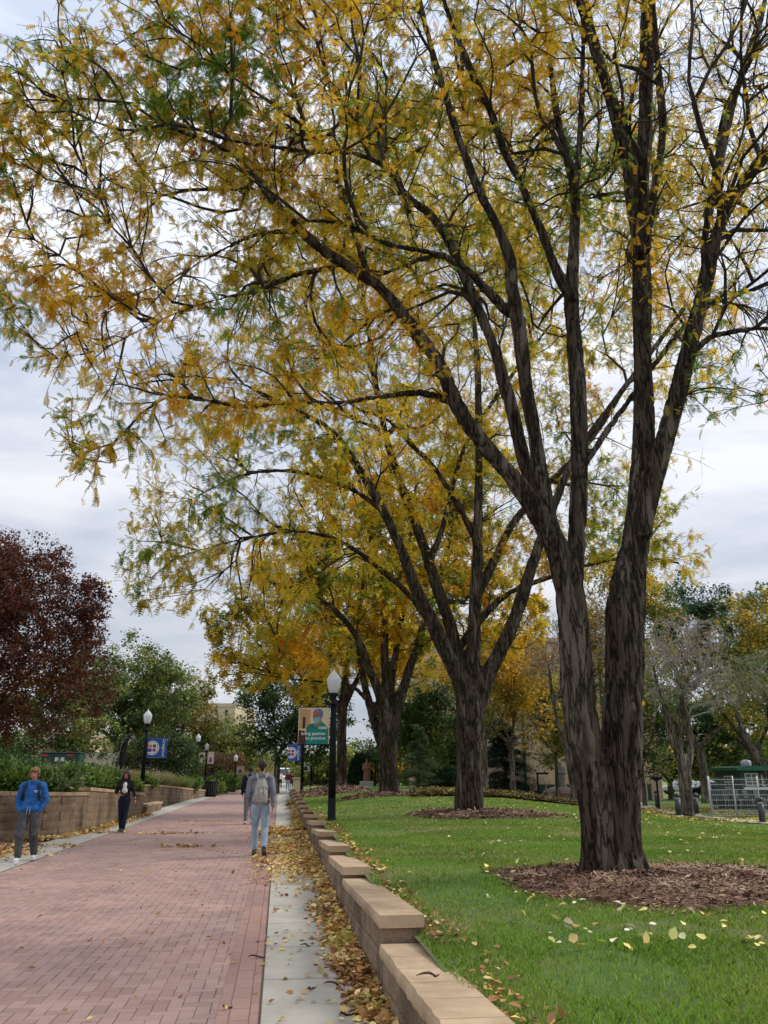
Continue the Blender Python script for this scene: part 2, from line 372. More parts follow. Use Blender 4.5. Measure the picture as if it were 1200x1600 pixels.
def herringbone(name, cols, joint, cell=.104):
    m, n, l, b = newmat(name)
    def mth(op, a, b_=None, c=None):
        x = n.new('ShaderNodeMath'); x.operation = op
        for i, v in enumerate((a, b_, c)):
            if v is None: continue
            if isinstance(v, (int, float)): x.inputs[i].default_value = v
            else: l.new(v, x.inputs[i])
        return x.outputs[0]
    tc = n.new('ShaderNodeTexCoord')
    dn = n.new('ShaderNodeTexNoise'); dn.inputs['Scale'].default_value = 7; dn.inputs['Detail'].default_value = 2; l.new(tc.outputs['Object'], dn.inputs['Vector'])
    dm = n.new('ShaderNodeVectorMath'); dm.operation = 'MULTIPLY_ADD'; dm.inputs[1].default_value = (.016, .016, 0); l.new(dn.outputs['Color'], dm.inputs[0]); l.new(tc.outputs['Object'], dm.inputs[2])
    sp = n.new('ShaderNodeSeparateXYZ'); l.new(dm.outputs[0], sp.inputs[0])
    X = mth('DIVIDE', sp.outputs['X'], cell); Y = mth('DIVIDE', sp.outputs['Y'], cell)
    I = mth('FLOOR', X); J = mth('FLOOR', Y); fx = mth('SUBTRACT', X, I); fy = mth('SUBTRACT', Y, J)
    k = mth('FLOORED_MODULO', mth('SUBTRACT', I, J), 4)
    is_ = lambda q: mth('COMPARE', k, float(q), .2)
    k0, k1, k2, k3 = is_(0), is_(1), is_(2), is_(3)
    dx = mth('MINIMUM', mth('MULTIPLY_ADD', k1, 9, fx), mth('MULTIPLY_ADD', k0, 9, mth('SUBTRACT', 1, fx)))
    dy = mth('MINIMUM', mth('MULTIPLY_ADD', k2, 9, fy), mth('MULTIPLY_ADD', k3, 9, mth('SUBTRACT', 1, fy)))
    jn = n.new('ShaderNodeTexNoise'); jn.inputs['Scale'].default_value = 1.6; jn.inputs['Detail'].default_value = 6; l.new(tc.outputs['Object'], jn.inputs['Vector'])
    wv = n.new('ShaderNodeMapRange'); wv.inputs['From Min'].default_value = .35; wv.inputs['From Max'].default_value = .65; wv.inputs['To Min'].default_value = .075; wv.inputs['To Max'].default_value = .025; l.new(jn.outputs['Fac'], wv.inputs['Value'])
    def edge(d, wd):
        r = n.new('ShaderNodeMapRange'); r.interpolation_type = 'SMOOTHSTEP'; l.new(d, r.inputs['Value']); r.inputs['From Min'].default_value = 0; l.new(wd, r.inputs['From Max']); r.inputs['To Min'].default_value = 1; r.inputs['To Max'].default_value = 0; return r.outputs[0]
    ex = edge(dx, wv.outputs[0]); ey = edge(dy, mth('MULTIPLY', wv.outputs[0], .8)); E = mth('MAXIMUM', ex, mth('MULTIPLY', ey, .6))
    cid = n.new('ShaderNodeCombineXYZ'); l.new(mth('SUBTRACT', I, k1), cid.inputs['X']); l.new(mth('ADD', J, k3), cid.inputs['Y'])
    wn = n.new('ShaderNodeTexWhiteNoise'); wn.noise_dimensions = '2D'; l.new(cid.outputs[0], wn.inputs['Vector'])
    cr_ = n.new('ShaderNodeValToRGB'); cr_.color_ramp.elements[0].color = (*cols[0], 1); cr_.color_ramp.elements[1].color = (*cols[-1], 1)
    for i, c in enumerate(cols[1:-1]): q = cr_.color_ramp.elements.new((i + 1) / (len(cols) - 1)); q.color = (*c, 1)
    l.new(wn.outputs['Value'], cr_.inputs['Fac'])
    st = n.new('ShaderNodeTexNoise'); st.inputs['Scale'].default_value = .8; st.inputs['Detail'].default_value = 9; st.inputs['Roughness'].default_value = .68; l.new(tc.outputs['Object'], st.inputs['Vector'])
    sr = n.new('ShaderNodeValToRGB'); sr.color_ramp.elements[0].position = .34; sr.color_ramp.elements[1].position = .68; sr.color_ramp.elements[0].color = (.74, .76, .80, 1); sr.color_ramp.elements[1].color = (1.12, 1.08, 1.06, 1); l.new(st.outputs['Fac'], sr.inputs['Fac'])
    mu = n.new('ShaderNodeMix'); mu.data_type = 'RGBA'; mu.blend_type = 'MULTIPLY'; mu.inputs[0].default_value = 1; l.new(cr_.outputs['Color'], mu.inputs[6]); l.new(sr.outputs['Color'], mu.inputs[7])
    jm = n.new('ShaderNodeMix'); jm.data_type = 'RGBA'; l.new(E, jm.inputs[0]); l.new(mu.outputs[2], jm.inputs[6]); jm.inputs[7].default_value = (*joint, 1); l.new(jm.outputs[2], b.inputs['Base Color'])
    b.inputs['Roughness'].default_value = .8; b.inputs['Specular IOR Level'].default_value = .3
    fn = n.new('ShaderNodeTexNoise'); fn.inputs['Scale'].default_value = 80; l.new(tc.outputs['Object'], fn.inputs['Vector'])
    hh = mth('ADD', mth('MULTIPLY_ADD', E, -1.0, mth('MULTIPLY', fn.outputs['Fac'], .5)), mth('MULTIPLY', wn.outputs['Value'], .5))
    bu = n.new('ShaderNodeBump'); bu.inputs['Strength'].default_value = .6; bu.inputs['Distance'].default_value = .006; l.new(hh, bu.inputs['Height']); l.new(bu.outputs[0], b.inputs['Normal'])
    return m
M['brick'] = herringbone('red_brick_paving', [(.33, .205, .168), (.375, .240, .200), (.415, .275, .234), (.36, .245, .212)], (.075, .052, .045))
M['brickedge'] = brick_ground('red_brick_border', (.32, .195, .162), (.36, .228, .19), (.15, .08, .07), .3, .14)
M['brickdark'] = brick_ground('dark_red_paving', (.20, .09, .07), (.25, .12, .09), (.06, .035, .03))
def concrete():
    m, n, l, b = newmat('concrete_walk')
    tc = n.new('ShaderNodeTexCoord')
    br = n.new('ShaderNodeTexBrick'); br.offset = 0; br.inputs['Scale'].default_value = 1
    br.inputs['Brick Width'].default_value = 40; br.inputs['Row Height'].default_value = 1.32; br.inputs['Mortar Size'].default_value = .010; br.inputs['Mortar Smooth'].default_value = .3
    br.inputs['Color1'].default_value = (.45, .42, .36, 1); br.inputs['Color2'].default_value = (.40, .375, .325, 1); br.inputs['Mortar'].default_value = (.12, .11, .095, 1)
    mp_ = n.new('ShaderNodeMapping'); mp_.inputs['Location'].default_value = (20, .35, 0); l.new(tc.outputs['Object'], mp_.inputs[0]); l.new(mp_.outputs[0], br.inputs['Vector'])
    st = n.new('ShaderNodeTexNoise'); st.inputs['Scale'].default_value = 2.2; st.inputs['Detail'].default_value = 9; st.inputs['Roughness'].default_value = .7; l.new(tc.outputs['Object'], st.inputs['Vector'])
    sr = n.new('ShaderNodeValToRGB'); sr.color_ramp.elements[0].position = .3; sr.color_ramp.elements[1].position = .7
    sr.color_ramp.elements[0].color = (.76, .76, .74, 1); sr.color_ramp.elements[1].color = (1.1, 1.1, 1.08, 1); l.new(st.outputs['Fac'], sr.inputs['Fac'])
    mu = n.new('ShaderNodeMix'); mu.data_type = 'RGBA'; mu.blend_type = 'MULTIPLY'; mu.inputs[0].default_value = 1
    l.new(br.outputs['Color'], mu.inputs[6]); l.new(sr.outputs['Color'], mu.inputs[7]); l.new(mu.outputs[2], b.inputs['Base Color'])
    b.inputs['Roughness'].default_value = .85
    fn = n.new('ShaderNodeTexNoise'); fn.inputs['Scale'].default_value = 120; l.new(tc.outputs['Object'], fn.inputs['Vector'])
    bu = n.new('ShaderNodeBump'); bu.inputs['Strength'].default_value = .25; bu.inputs['Distance'].default_value = .004
    l.new(fn.outputs['Fac'], bu.inputs['Height']); l.new(bu.outputs[0], b.inputs['Normal'])
    return m
M['concrete'] = concrete()
M['grass'] = noisy('lawn_grass', (.09, .165, .03), (.16, .26, .06), 3.2, .9, 1.0, 140, detail=9, c3=(.24, .23, .09), s3=.45, dist=.03)
M['grassL'] = noisy('bank_grass', (.05, .10, .02), (.10, .17, .04), 2.5, .9, .8, 90, c3=(.09, .07, .03), s3=.5, dist=.03)
M['far'] = noisy('far_ground', (.07, .10, .03), (.14, .15, .06), .3, .95)

# ------------------------------------------------------------------ ground
PATH = Matrix.Rotation(PA, 4, 'Z')          # local X = across, local Y = along the path
def sheet(name, w0, w1, u0, u1, z, mat):
    me = bpy.data.meshes.new(name)
    me.from_pydata([(w0, u0, 0), (w1, u0, 0), (w1, u1, 0), (w0, u1, 0)], [], [(0, 1, 2, 3)])
    o = link(name, me, mat); o.matrix_world = Matrix.Translation((0, 0, z)) @ PATH; o['kind'] = 'structure'; return o
def ground():
    ws = np.array([-900, -300, -120, -60, -30, -16, -8, -5.4, -2, 0, .9, 1.1, 3, 8, 16, 30, 60, 120, 300, 900.])
    us = np.array([-60, -10, 0, 10, 20, 30, 40, 50, 60, 70, 80, 100, 130, 180, 300, 600, 1200.])
    W, U = np.meshgrid(ws, us); X = W * PC - U * PS; Y = W * PS + U * PC
    Z = np.where(W > 1, -.9, -.05); V = np.stack([X, Y, Z], -1).reshape(-1, 3); k = len(ws)
    Fc = [(j * k + i, j * k + i + 1, (j + 1) * k + i + 1, (j + 1) * k + i) for j in range(len(us) - 1) for i in range(k - 1)]
    tag(link('ground', np_mesh('ground', V, Fc), M['far']), kind='structure')
ground()
sheet('brick_path', -4.62, -.37, -3, 96, -.002, M['brick'])
sheet('brick_path_border', -.37, -.075, -3, 96, .002, M['brickedge'])
sheet('pavement', -.068, WR + .12, -3, 96, .006, M['concrete'])
sheet('pavement', -5.55, -4.62, -3, 96, .006, M['concrete'])
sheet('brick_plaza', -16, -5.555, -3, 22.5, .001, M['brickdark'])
sheet('far_plaza', -30, 20, 96.1, 150, .004, M['concrete'])
# dark drainage joint across the bricks and along the edge
sheet('drain_joint', -4.6, -.38, 25.35, 25.41, .004, M['soil'])
sheet('edge_joint', -.078, -.064, -3, 90, .009, M['soil'])

def terrain(name, us, wfun, zf, mat):
    V = []; k = None
    for u in us:
        ws = wfun(u); k = len(ws)
        for w_ in ws:
            x, y = uw2xy(u, w_); V.append((x, y, zf(x, y)))
    Fc = [(j * k + i, j * k + i + 1, (j + 1) * k + i + 1, (j + 1) * k + i) for j in range(len(us) - 1) for i in range(k - 1)]
    o = link(name, np_mesh(name, V, Fc), mat, smooth=True); o['kind'] = 'structure'; return o
gw = np.concatenate([np.linspace(0, 12, 70), np.linspace(12.6, 40, 40), [50, 80, 140, 300]])
terrain('lawn', np.concatenate([np.linspace(-4, 30, 110), np.linspace(30.5, 70, 60), [75, 80, 90, 110, 150, 250]]),
        lambda u: WR + .1 + gw, lambda x, y: float(lawn_z(x, y)), M['grass'])
def wl(u):
    return float(np.interp(u, [22.6, 22.8, 23.5, 24.6, 27.5, 36, 36.3, 41.2, 41.6, 43.4, 44.6, 47, 50, 63, 66, 110],
                           [-7.2, -6.3, -5.75, -5.5, -5.42, -5.35, -6.6, -6.6, -8.5, -8.6, -6.8, -5.95, -5.8, -5.2, -5.6, -5.6]))
terrain('planted_bank', np.concatenate([[22.62], np.linspace(22.8, 70, 90), [75, 80, 90, 110]]),
        lambda u: np.concatenate([[wl(u) - .16 - t for t in np.linspace(0, 10, 22)], [-25, -40, -80, -200]])[::-1],
        lambda x, y: float(bank_z(x, y)), M['grassL'])

# small walk on the right with bollards
def ribbon(name, pts, half, mat, dz=.03):
    V = []; P = [np.array(p[:2]) for p in pts]
    for i, p in enumerate(P):
        t = P[min(i + 1, len(P) - 1)] - P[max(i - 1, 0)]; t = t / np.linalg.norm(t); nn = np.array([-t[1], t[0]])
        for s_ in (1, -1):
            q = p + nn * half * s_; V.append((q[0], q[1], H(q[0], q[1]) + dz))
    Fc = [(2 * i, 2 * i + 1, 2 * i + 3, 2 * i + 2) for i in range(len(P) - 1)]
    o = link(name, np_mesh(name, V, Fc), mat); o['kind'] = 'structure'; return o
WK = [hit(*p) for p in ((985, 1252), (1000, 1258), (1020, 1265), (1050, 1271), (1090, 1276), (1140, 1281), (1200, 1287), (1300, 1295))]
WKs = []
for a, b in zip(WK[:-1], WK[1:]):
    for t in np.linspace(0, 1, 5)[:-1]: WKs.append(a * (1 - t) + b * t)
ribbon('footpath', WKs, .55, M['concrete'], .035)

# ------------------------------------------------------------------ block walls
def rbox(lx, ly, lz, nx, ny, nz):
    V = []; Fs = []
    def face(o, a, b, na, nb):
        base = len(V); o, a, b = map(np.array, (o, a, b))
        for j in range(nb + 1):
            for i in range(na + 1): V.append(o + a * i / na + b * j / nb)
        for j in range(nb):
            for i in range(na):
                q = base + j * (na + 1) + i; Fs.append((q, q + 1, q + na + 2, q + na + 1))
    face((0, 0, 0), (lx, 0, 0), (0, 0, lz), nx, nz); face((lx, ly, 0), (-lx, 0, 0), (0, 0, lz), nx, nz)
    face((0, ly, 0), (0, -ly, 0), (0, 0, lz), ny, nz); face((lx, 0, 0), (0, ly, 0), (0, 0, lz), ny, nz)
    face((0, 0, lz), (lx, 0, 0), (0, ly, 0), nx, ny); face((0, ly, 0), (lx, 0, 0), (0, -ly, 0), nx, ny)
    return np.array(V), Fs
def wall_run(poly, zt, zbot, thick, side, course, blen, res, amp, top_only=False, capth=.09, over=.03, first_off=0, ends=0.0):
    """blocks along a polyline of (w,u); zt(s) is the top; side=+1 puts the thickness to the right of travel"""
    P = np.array(poly, float); d = np.linalg.norm(np.diff(P, axis=0), axis=1); S = np.concatenate([[0], np.cumsum(d)]); Ltot = S[-1]
    mb = MB()
    def place(s0, s1, z0, z1, y0, y1, am, top):
        sc = (s0 + s1) / 2; i = min(np.searchsorted(S, sc, 'right') - 1, len(d) - 1)
        T = (P[i + 1] - P[i]) / d[i]; Nn = np.array([T[1], -T[0]]) * side; C = P[i] + T * (sc - S[i])
        lx = s1 - s0; nx = max(1, int(lx / res)); ny = max(1, int((y1 - y0) / res / 1.5)); nz_ = max(1, int((z1 - z0) / res))
        V, Fs = rbox(lx, y1 - y0, z1 - z0, nx, ny, nz_)
        x = V[:, 0] - lx / 2; y = V[:, 1] + y0; z = V[:, 2] + z0
        ww = C[0] + T[0] * x + Nn[0] * y; uu = C[1] + T[1] * x + Nn[1] * y
        zz = z + np.array([zt(sc + q) for q in x])
        Q = np.stack([ww, uu, zz], -1)
        n1 = vnoise(Q, 14, 3, 2); n2 = vnoise(Q, 14, 9, 2); n3 = vnoise(Q, 11, 5)
        offs = n1 * am - am * .3 * RS.rand()
        edge = np.minimum(np.minimum(V[:, 0], lx - V[:, 0]), np.minimum(V[:, 2], (z1 - z0) - V[:, 2]))
        front = (V[:, 1] < 1e-6)
        offs = offs + np.where(front, -am * 1.1 * (edge < .012), 0)
        f = np.clip(1 - V[:, 1] / (y1 - y0), 0, 1)
        ww = ww - Nn[0] * offs * f; uu = uu - Nn[1] * offs * f
        zz = zz + n3 * am * (.12 if top else .25)
        X = ww * PC - uu * PS; Y = ww * PS + uu * PC
        mb.add(np.stack([X, Y, zz], -1), Fs)
    if top_only:
        s = 0
        while s < Ltot - .02:
            e_ = min(s + blen * (1 + .02 * RS.randn()), Ltot)
            if Ltot - e_ < .12: e_ = Ltot
            place(s + .004 - (ends if s == 0 else 0), e_ - .004 + (ends if e_ >= Ltot else 0), -capth, 0, -over, thick + over * .4, amp, True); s = e_
    else:
        zc = -capth; row = 0
        while True:
            z1 = zc; z0 = zc - course; s = 0; first = True
            while s < Ltot - .02:
                bl = blen * (.5 if (first and (row + first_off) % 2) else 1); first = False
                e_ = min(s + bl, Ltot)
                if Ltot - e_ < .1: e_ = Ltot
                if zt((s + e_) / 2) + z1 > zbot(s) - .02: place(s + .002, e_ - .002, z0 + .003, z1 - .002, .002 * row, thick, amp, False)
                s = e_
            zc = z0; row += 1
            if row > 9 or max(zt(0), zt(Ltot)) + zc < min(zbot(0), zbot(Ltot)) - .02: break
    return mb

WALL = empty('retaining_wall', uw2xy(3, WR) + (0,), 0, 'long tan block retaining wall stepping up along the lawn edge of the path', 'retaining wall')
def wpart(mb, name, mat, root):
    o = mb.build(name, mat, root); o.matrix_parent_inverse = Matrix.Translation(root.location).inverted() if root.rotation_euler.z == 0 else root.matrix_world.inverted(); return o
fronts = [2.6, 6.85, 10.7, 13.7, 17.0, 20.6, 24.0, 27.4, 31, 35.5, 40, 45, 51, 58, 66]
ztf = [.56, .575, .53, .53, .53, .53, .535, .535, .54, .55, .56, .57, .58, .60, .6]
WO = WR - .14                     # outer face of the wall
for j in range(len(fronts) - 1):
    u0, u1 = fronts[j], fronts[j + 1]; ex = .03
    sl = -.045 if j else -.042
    z0 = ztf[j]
    zt = lambda s, z0=z0, sl=sl: z0 + sl * s
    near = j < 4
    res = .03 if j < 2 else (.06 if j < 5 else .14)
    poly = [(WO, u0), (WO, u1 + .12)]
    # butt end to end: the upper segment starts 3 mm proud of the lower one
    wv = .0015 * (j % 2)
    poly = [(WO + wv, u0), (WO + wv, u1 - .003)]
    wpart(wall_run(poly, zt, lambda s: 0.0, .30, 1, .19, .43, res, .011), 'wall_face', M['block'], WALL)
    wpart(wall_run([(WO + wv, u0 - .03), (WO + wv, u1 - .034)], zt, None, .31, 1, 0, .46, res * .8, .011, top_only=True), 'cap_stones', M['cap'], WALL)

def plain_wall(name, poly, zt, thick, side, label, root=None, res=.09):
    r = root or empty(name, uw2xy(poly[0][1], poly[0][0]) + (0,), 0, label, 'retaining wall', 'curved block walls on the left')
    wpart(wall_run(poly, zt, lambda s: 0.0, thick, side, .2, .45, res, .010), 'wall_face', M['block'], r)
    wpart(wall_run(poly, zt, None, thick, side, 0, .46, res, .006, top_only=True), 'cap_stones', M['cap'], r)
    return r
def dense(poly, step=.5):
    out = []
    for a, b in zip(poly[:-1], poly[1:]):
        n = max(1, int(math.hypot(b[0] - a[0], b[1] - a[1]) / step))
        for i in range(n): out.append((a[0] + (b[0] - a[0]) * i / n, a[1] + (b[1] - a[1]) * i / n))
    return out + [poly[-1]]
LA = [(-14, 22.6), (-7.2, 22.6), (-6.6, 22.66), (-6.1, 22.9), (-5.8, 23.4), (-5.6, 24.0), (-5.5, 24.8), (-5.45, 26.1)]
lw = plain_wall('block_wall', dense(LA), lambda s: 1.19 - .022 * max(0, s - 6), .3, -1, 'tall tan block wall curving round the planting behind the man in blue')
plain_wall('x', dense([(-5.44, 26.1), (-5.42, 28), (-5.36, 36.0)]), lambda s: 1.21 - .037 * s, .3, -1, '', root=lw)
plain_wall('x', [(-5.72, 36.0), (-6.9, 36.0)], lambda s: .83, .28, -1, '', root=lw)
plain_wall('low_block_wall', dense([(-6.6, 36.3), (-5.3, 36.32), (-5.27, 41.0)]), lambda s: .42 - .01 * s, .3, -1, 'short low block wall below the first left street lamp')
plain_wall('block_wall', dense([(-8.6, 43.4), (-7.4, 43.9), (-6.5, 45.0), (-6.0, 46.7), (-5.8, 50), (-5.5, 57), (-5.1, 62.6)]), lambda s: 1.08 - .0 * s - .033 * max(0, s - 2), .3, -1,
           'curved tan block wall between the low wall and the litter bin')

# ------------------------------------------------------------------ lamps and banners
def post_mesh(h, base=.098, top=.068):
    mb = MB()
    mb.lathe([(base * 1.25, 0), (base * 1.25, .04), (base * 1.05, .07), (base, .5), (base * .98, .52), (base * .9, .54)], 16)
    for k in range(12):           # fluted shaft
        a = 2 * math.pi * k / 12; x, y = math.cos(a), math.sin(a)
        mb.tube([(x * base * .76, y * base * .76, .52), (x * top * .85, y * top * .85, h - .32)], [.022, .016], 6)
    mb.lathe([(base * .8, .5), (top * .9, h - .3), (top * 1.5, h - .30), (top * 1.5, h - .26), (top, h - .24), (top * 1.05, h - .12), (top * 1.6, h - .04), (top * 1.75, h)], 16)
    return mb
def make_lamp(h):
    r = empty('street_lamp')
    post_mesh(h).build('pole', M['black'], r, True)
    MB().lathe([(.10, 0), (.125, .04), (.165, .16), (.185, .30), (.19, .37), (.165, .385), (.15, .43), (.10, .50), (.05, .545), (.035, .56), (.02, .60), (.004, .63)], 20, (0, 0, h)).build('globe', M['globe'], r, True)
    MB().lathe([(.05, 0), (.045, .1), (.02, .14), (.03, .22), (.004, .28)], 10, (0, 0, h + .02)).build('bulb', M['ltgrey'], r, True)
    return r
def seal(root, x0, x1, z0, z1, y, face):
    """round crest, cut by the pole-side edge as on the banner; y is the banner face"""
    W_, H_ = x1 - x0, z1 - z0; cx, cz = x0 + W_ * .25 if face == 'l' else x1 - W_ * .75, (z0 + z1) / 2
    def arc(r0, r1, mat, nm, yy, n=40):
        V = []; Fs = []
        for i in range(n + 1):
            a = -math.pi + 2 * math.pi * i / n
            for r_ in (r0, r1):
                X = max(cx + r_ * math.cos(a), x0 + .012); V.append((X, yy, cz + r_ * math.sin(a)))
        mb = MB(); mb.add(V, [(2 * i, 2 * i + 1, 2 * i + 3, 2 * i + 2) for i in range(n)]); return mb.build(nm, mat, root)
    Rr = H_ * .36
    arc(0.0, Rr, M['offwhite'], 'crest', y - .002)
    arc(Rr * .80, Rr * .86, M['blue'], 'crest_ring', y - .004)
    sh = Rr * .68
    def pat(xa, xb, za, zb, mat, nm='crest_field'):
        xa = max(xa, x0 + .012)
        if xb <= xa: return
        MB().box(xa, xb, y - .006, y - .0035, za, zb).build(nm, mat, root)
    pat(cx - sh, cx - .02, cz + .02, cz + sh * .7, M['orange']); pat(cx + .02, cx + sh * .75, cz + .02, cz + sh * .7, M['blue'])
    pat(cx - sh, cx - .02, cz - sh * .8, cz - .02, M['blue']); pat(cx + .02, cx + sh * .75, cz - sh * .75, cz - .02, M['crimson'])
M['orange'] = paint('crest_orange', (.75, .16, .07), .6, .05); M['crimson'] = paint('crest_red', (.5, .02, .06), .6, .05)
def add_banner(lamp, x0, x1, z0, z1, kind):
    """banner with two brackets on a lamp, faces -Y in the lamp's frame"""
    s_ = 1 if x1 > 0 else -1
    for z in (z0 - .015, z1 + .015): MB().tube([(0, 0, z), (s_ * (max(abs(x0), abs(x1)) + .03), 0, z)], .014, 8).build('banner_bracket', M['black'], lamp)
    b = MB().box(x0, x1, -.006, .006, z0, z1)
    if kind == 'crest':
        p = b.build('banner', M['blue'], lamp)
        ww = .012
        for a in ((x0, x1, z0, z0 + ww), (x0, x1, z1 - ww, z1)): MB().box(a[0], a[1], -.008, -.0062, a[2], a[3]).build('hem', M['paleblue'], p)
        seal(p, x0, x1, z0, z1, -.007, 'l')
        Mx = Matrix.Translation((x1 - (x1 - x0) * .17, -.010, (z0 + z1) / 2)) @ Matrix.Rotation(math.pi / 2, 4, 'Y') @ Matrix.Rotation(math.pi / 2, 4, 'X')
        link('lettering', text_mesh('Creighton', (z1 - z0) * .215, Mx, .0015, bold=.002), M['offwhite'], p)
    else:
        p = b.build('banner', M['wallpic'], lamp); W_ = x1 - x0; Hh = z1 - z0
        def q(nm, mat, pts, d, par=p): return MB().poly([(x0 + W_ * a, -.006, z0 + Hh * c) for a, c in pts], (0, -d, 0)).build(nm, mat, par)
        if kind == 'nurse':
            q('printed_door', M['doorpic'], [(.03, .42), (.03, .98), (.40, .93), (.36, .44)], .0015)
            q('printed_slot', M['dkbrown'], [(.13, .42), (.14, .74), (.23, .74), (.22, .42)], .003)
            q('printed_scrubs', M['scrub'], [(.22, 0), (.26, .44), (.34, .54), (.50, .57), (.62, .50), (.70, .58), (.74, .63), (.86, .54), (.97, .44), (.97, 0)], .0025)
            q('printed_neck', M['skinpic'], [(.54, .62), (.58, .48), (.64, .44), (.70, .56), (.74, .66)], .0035)
            q('printed_face', M['skinpic'], [(.46, .76), (.47, .88), (.56, .91), (.70, .86), (.72, .68), (.66, .60), (.52, .62)], .005)
            q('printed_cap', M['cappic'], [(.48, .89), (.54, .95), (.68, .97), (.78, .92), (.80, .80), (.74, .68), (.70, .72), (.70, .84), (.60, .92)], .0065)
            q('printed_mask', M['maskpic'], [(.47, .70), (.50, .60), (.56, .56), (.66, .60), (.71, .74), (.58, .73)], .0065)
            q('printed_eye', M['dkbrown'], [(.50, .76), (.50, .775), (.56, .785), (.56, .765)], .0068); q('printed_eye', M['dkbrown'], [(.60, .765), (.60, .785), (.66, .785), (.66, .77)], .0068)
            q('printed_arm', M['dkbrown'], [(0.01, .0), (.02, .38), (.22, .36), (.26, 0)], .0028)
            for ln, zz, sz, xx in (('bring passion', .285, .128, .49), ('to practice', .16, .128, .56)):
                Mx = Matrix.Translation((x0 + W_ * xx, -.0145, z0 + Hh * zz)) @ Matrix.Rotation(math.pi / 2, 4, 'X')
                link('lettering', text_mesh(ln, Hh * sz, Mx, .0015, bold=.0012), M['offwhite'], p)
            for i, zz in enumerate((.45, .41)):
                MB().box(x0 + W_ * .66, x0 + W_ * .93, -.012, -.010, z0 + Hh * zz, z0 + Hh * (zz + .018)).build('small_print', M['offwhite'], p)
        else:
            q('printed_patch', M[kind[0]], [(.1, .1), (.12, .7), (.5, .85), (.85, .6), (.9, .1)], .002)
            q('printed_patch', M[kind[1]], [(.2, .15), (.3, .5), (.5, .6), (.7, .4), (.75, .12)], .004)
    return p
M['paleblue'] = paint('banner_hem', (.22, .36, .62), .6)
M['wallpic'] = noisy('printed_wall', (.55, .42, .26), (.72, .58, .38), 2, .6)
M['doorpic'] = paint('printed_wood', (.48, .28, .14), .6); M['dkbrown'] = paint('printed_brown', (.045, .02, .015), .6)
M['scrub'] = noisy('printed_scrub', (.0, .14, .12), (.01, .25, .20), 5, .6); M['skinpic'] = paint('printed_skin', (.30, .13, .09), .6)
M['cappic'] = noisy('printed_cap', (.05, .10, .22), (.16, .22, .38), 30, .6); M['maskpic'] = paint('printed_mask', (.16, .36, .46), .6)
M['paleprint'] = paint('printed_pale', (.6, .62, .68), .6); M['redprint'] = paint('printed_red', (.3, .08, .09), .6)

LG = 'black street lamps with white globes along the path'
def put_lamp(px, pyb, pyt, Y, z0, label, tot=None):
    """lamp whose foot is at world depth Y; pyt = photo row of the globe's tip"""
    b = at(px, pyb, Y); t = at(px, pyt, Y); h = t[2] - z0 - .63
    l_ = make_lamp(h); l_.location = (b[0], Y, z0); tag(l_, label, 'street lamp', LG); return l_, h
l1, h1 = put_lamp(518, 1280, 1045, 22.0, H(*at(518, 1280, 22.0)[:2]), 'nearest black street lamp, behind the right wall, with the picture banner')
add_banner(l1, -.90, -.10, h1 - 1.28, h1 - .37, 'nurse')
l2, h2 = put_lamp(221, 1239, 1108, 38.0, .74, 'black street lamp on the left wall beside the large blue crest banner')
add_banner(l2, .10, .96, h2 - 2.02 + .8 - .25, h2 - .62, 'crest')
l3, h3 = put_lamp(306, 1216, 1146, 66, .55, 'plain black street lamp between the blue banner and the litter bin')
l4, h4 = put_lamp(320, 1222, 1160, 70, .30, 'black street lamp just above the litter bin with small picture banners')
add_banner(l4, -.62, -.1, h4 - 1.0, h4 - .15, ('dkbrown', 'paleprint')); add_banner(l4, .1, .62, h4 - 1.05, h4 - .1, ('paleprint', 'redprint'))
l5, h5 = put_lamp(366, 1234, 1178, 76, 0.02, 'black street lamp left of the walkers among the shrubs, pale banner on its right')
add_banner(l5, .12, .8, h5 - 1.1, h5 - .35, ('paleprint', 'redprint'))
l6, h6 = put_lamp(471.5, 1232, 1122, 50, .55, 'black street lamp behind the picture banner carrying the small crest banner')
add_banner(l6, -.86, -.12, h6 - 1.78, h6 - .88, 'crest')
l7, h7 = put_lamp(486, 1227, 1172, 80, .5, 'small far street lamp right of the crest banner, white banner on it')
add_banner(l7, -.85, -.15, h7 - 1.3, h7 - .4, ('paleprint', 'dkbrown'))
l8, h8 = put_lamp(331.5, 1225, 1178, 92, 0, 'far street lamp carrying the blue crest banner above the bin')
add_banner(l8, -.9, .9, h8 - 1.4, h8 - .35, 'crest') if False else add_banner(l8, -1.0, .15, h8 - 1.25, h8 - .05, 'crest')
l9, h9 = put_lamp(388, 1232, 1192, 110, 0, 'farthest street lamp, its globe just left of the walkers')
l10, h10 = put_lamp(554, 1235, 1183, 84, .3, 'small far street lamp between the third tree and the grey trunk')
# modern area lights on the right
def area_light(px, pyb, pyt, Y, label, side):
    p = at(px, pyb, Y); t = at(px, pyt, Y); z0 = lawn_z(p[0], p[1]); r = empty('area_light', (p[0], Y, z0), 0, label, 'street lamp', 'dark area lights by the building')
    h = t[2] - z0
    MB().lathe([(.09, 0), (.09, .1), (.06, .12), (.055, h)], 10).build('pole', M['black'], r)
    if side: MB().box(-.1, .75 * side, -.18, .18, h, h + .13, ch=.02).build('lamp_head', M['black'], r)
    else: MB().lathe([(.1, h - .1), (.32, h), (.32, h + .08), (.25, h + .14)], 12).build('lamp_head', M['black'], r)
area_light(842, 1252, 1210, 62, 'dark square headed area light before the tan building, left of the statue', 1)
area_light(1030, 1262, 1217, 52, 'dark post light right of the double trunk beside the bollard', 0)

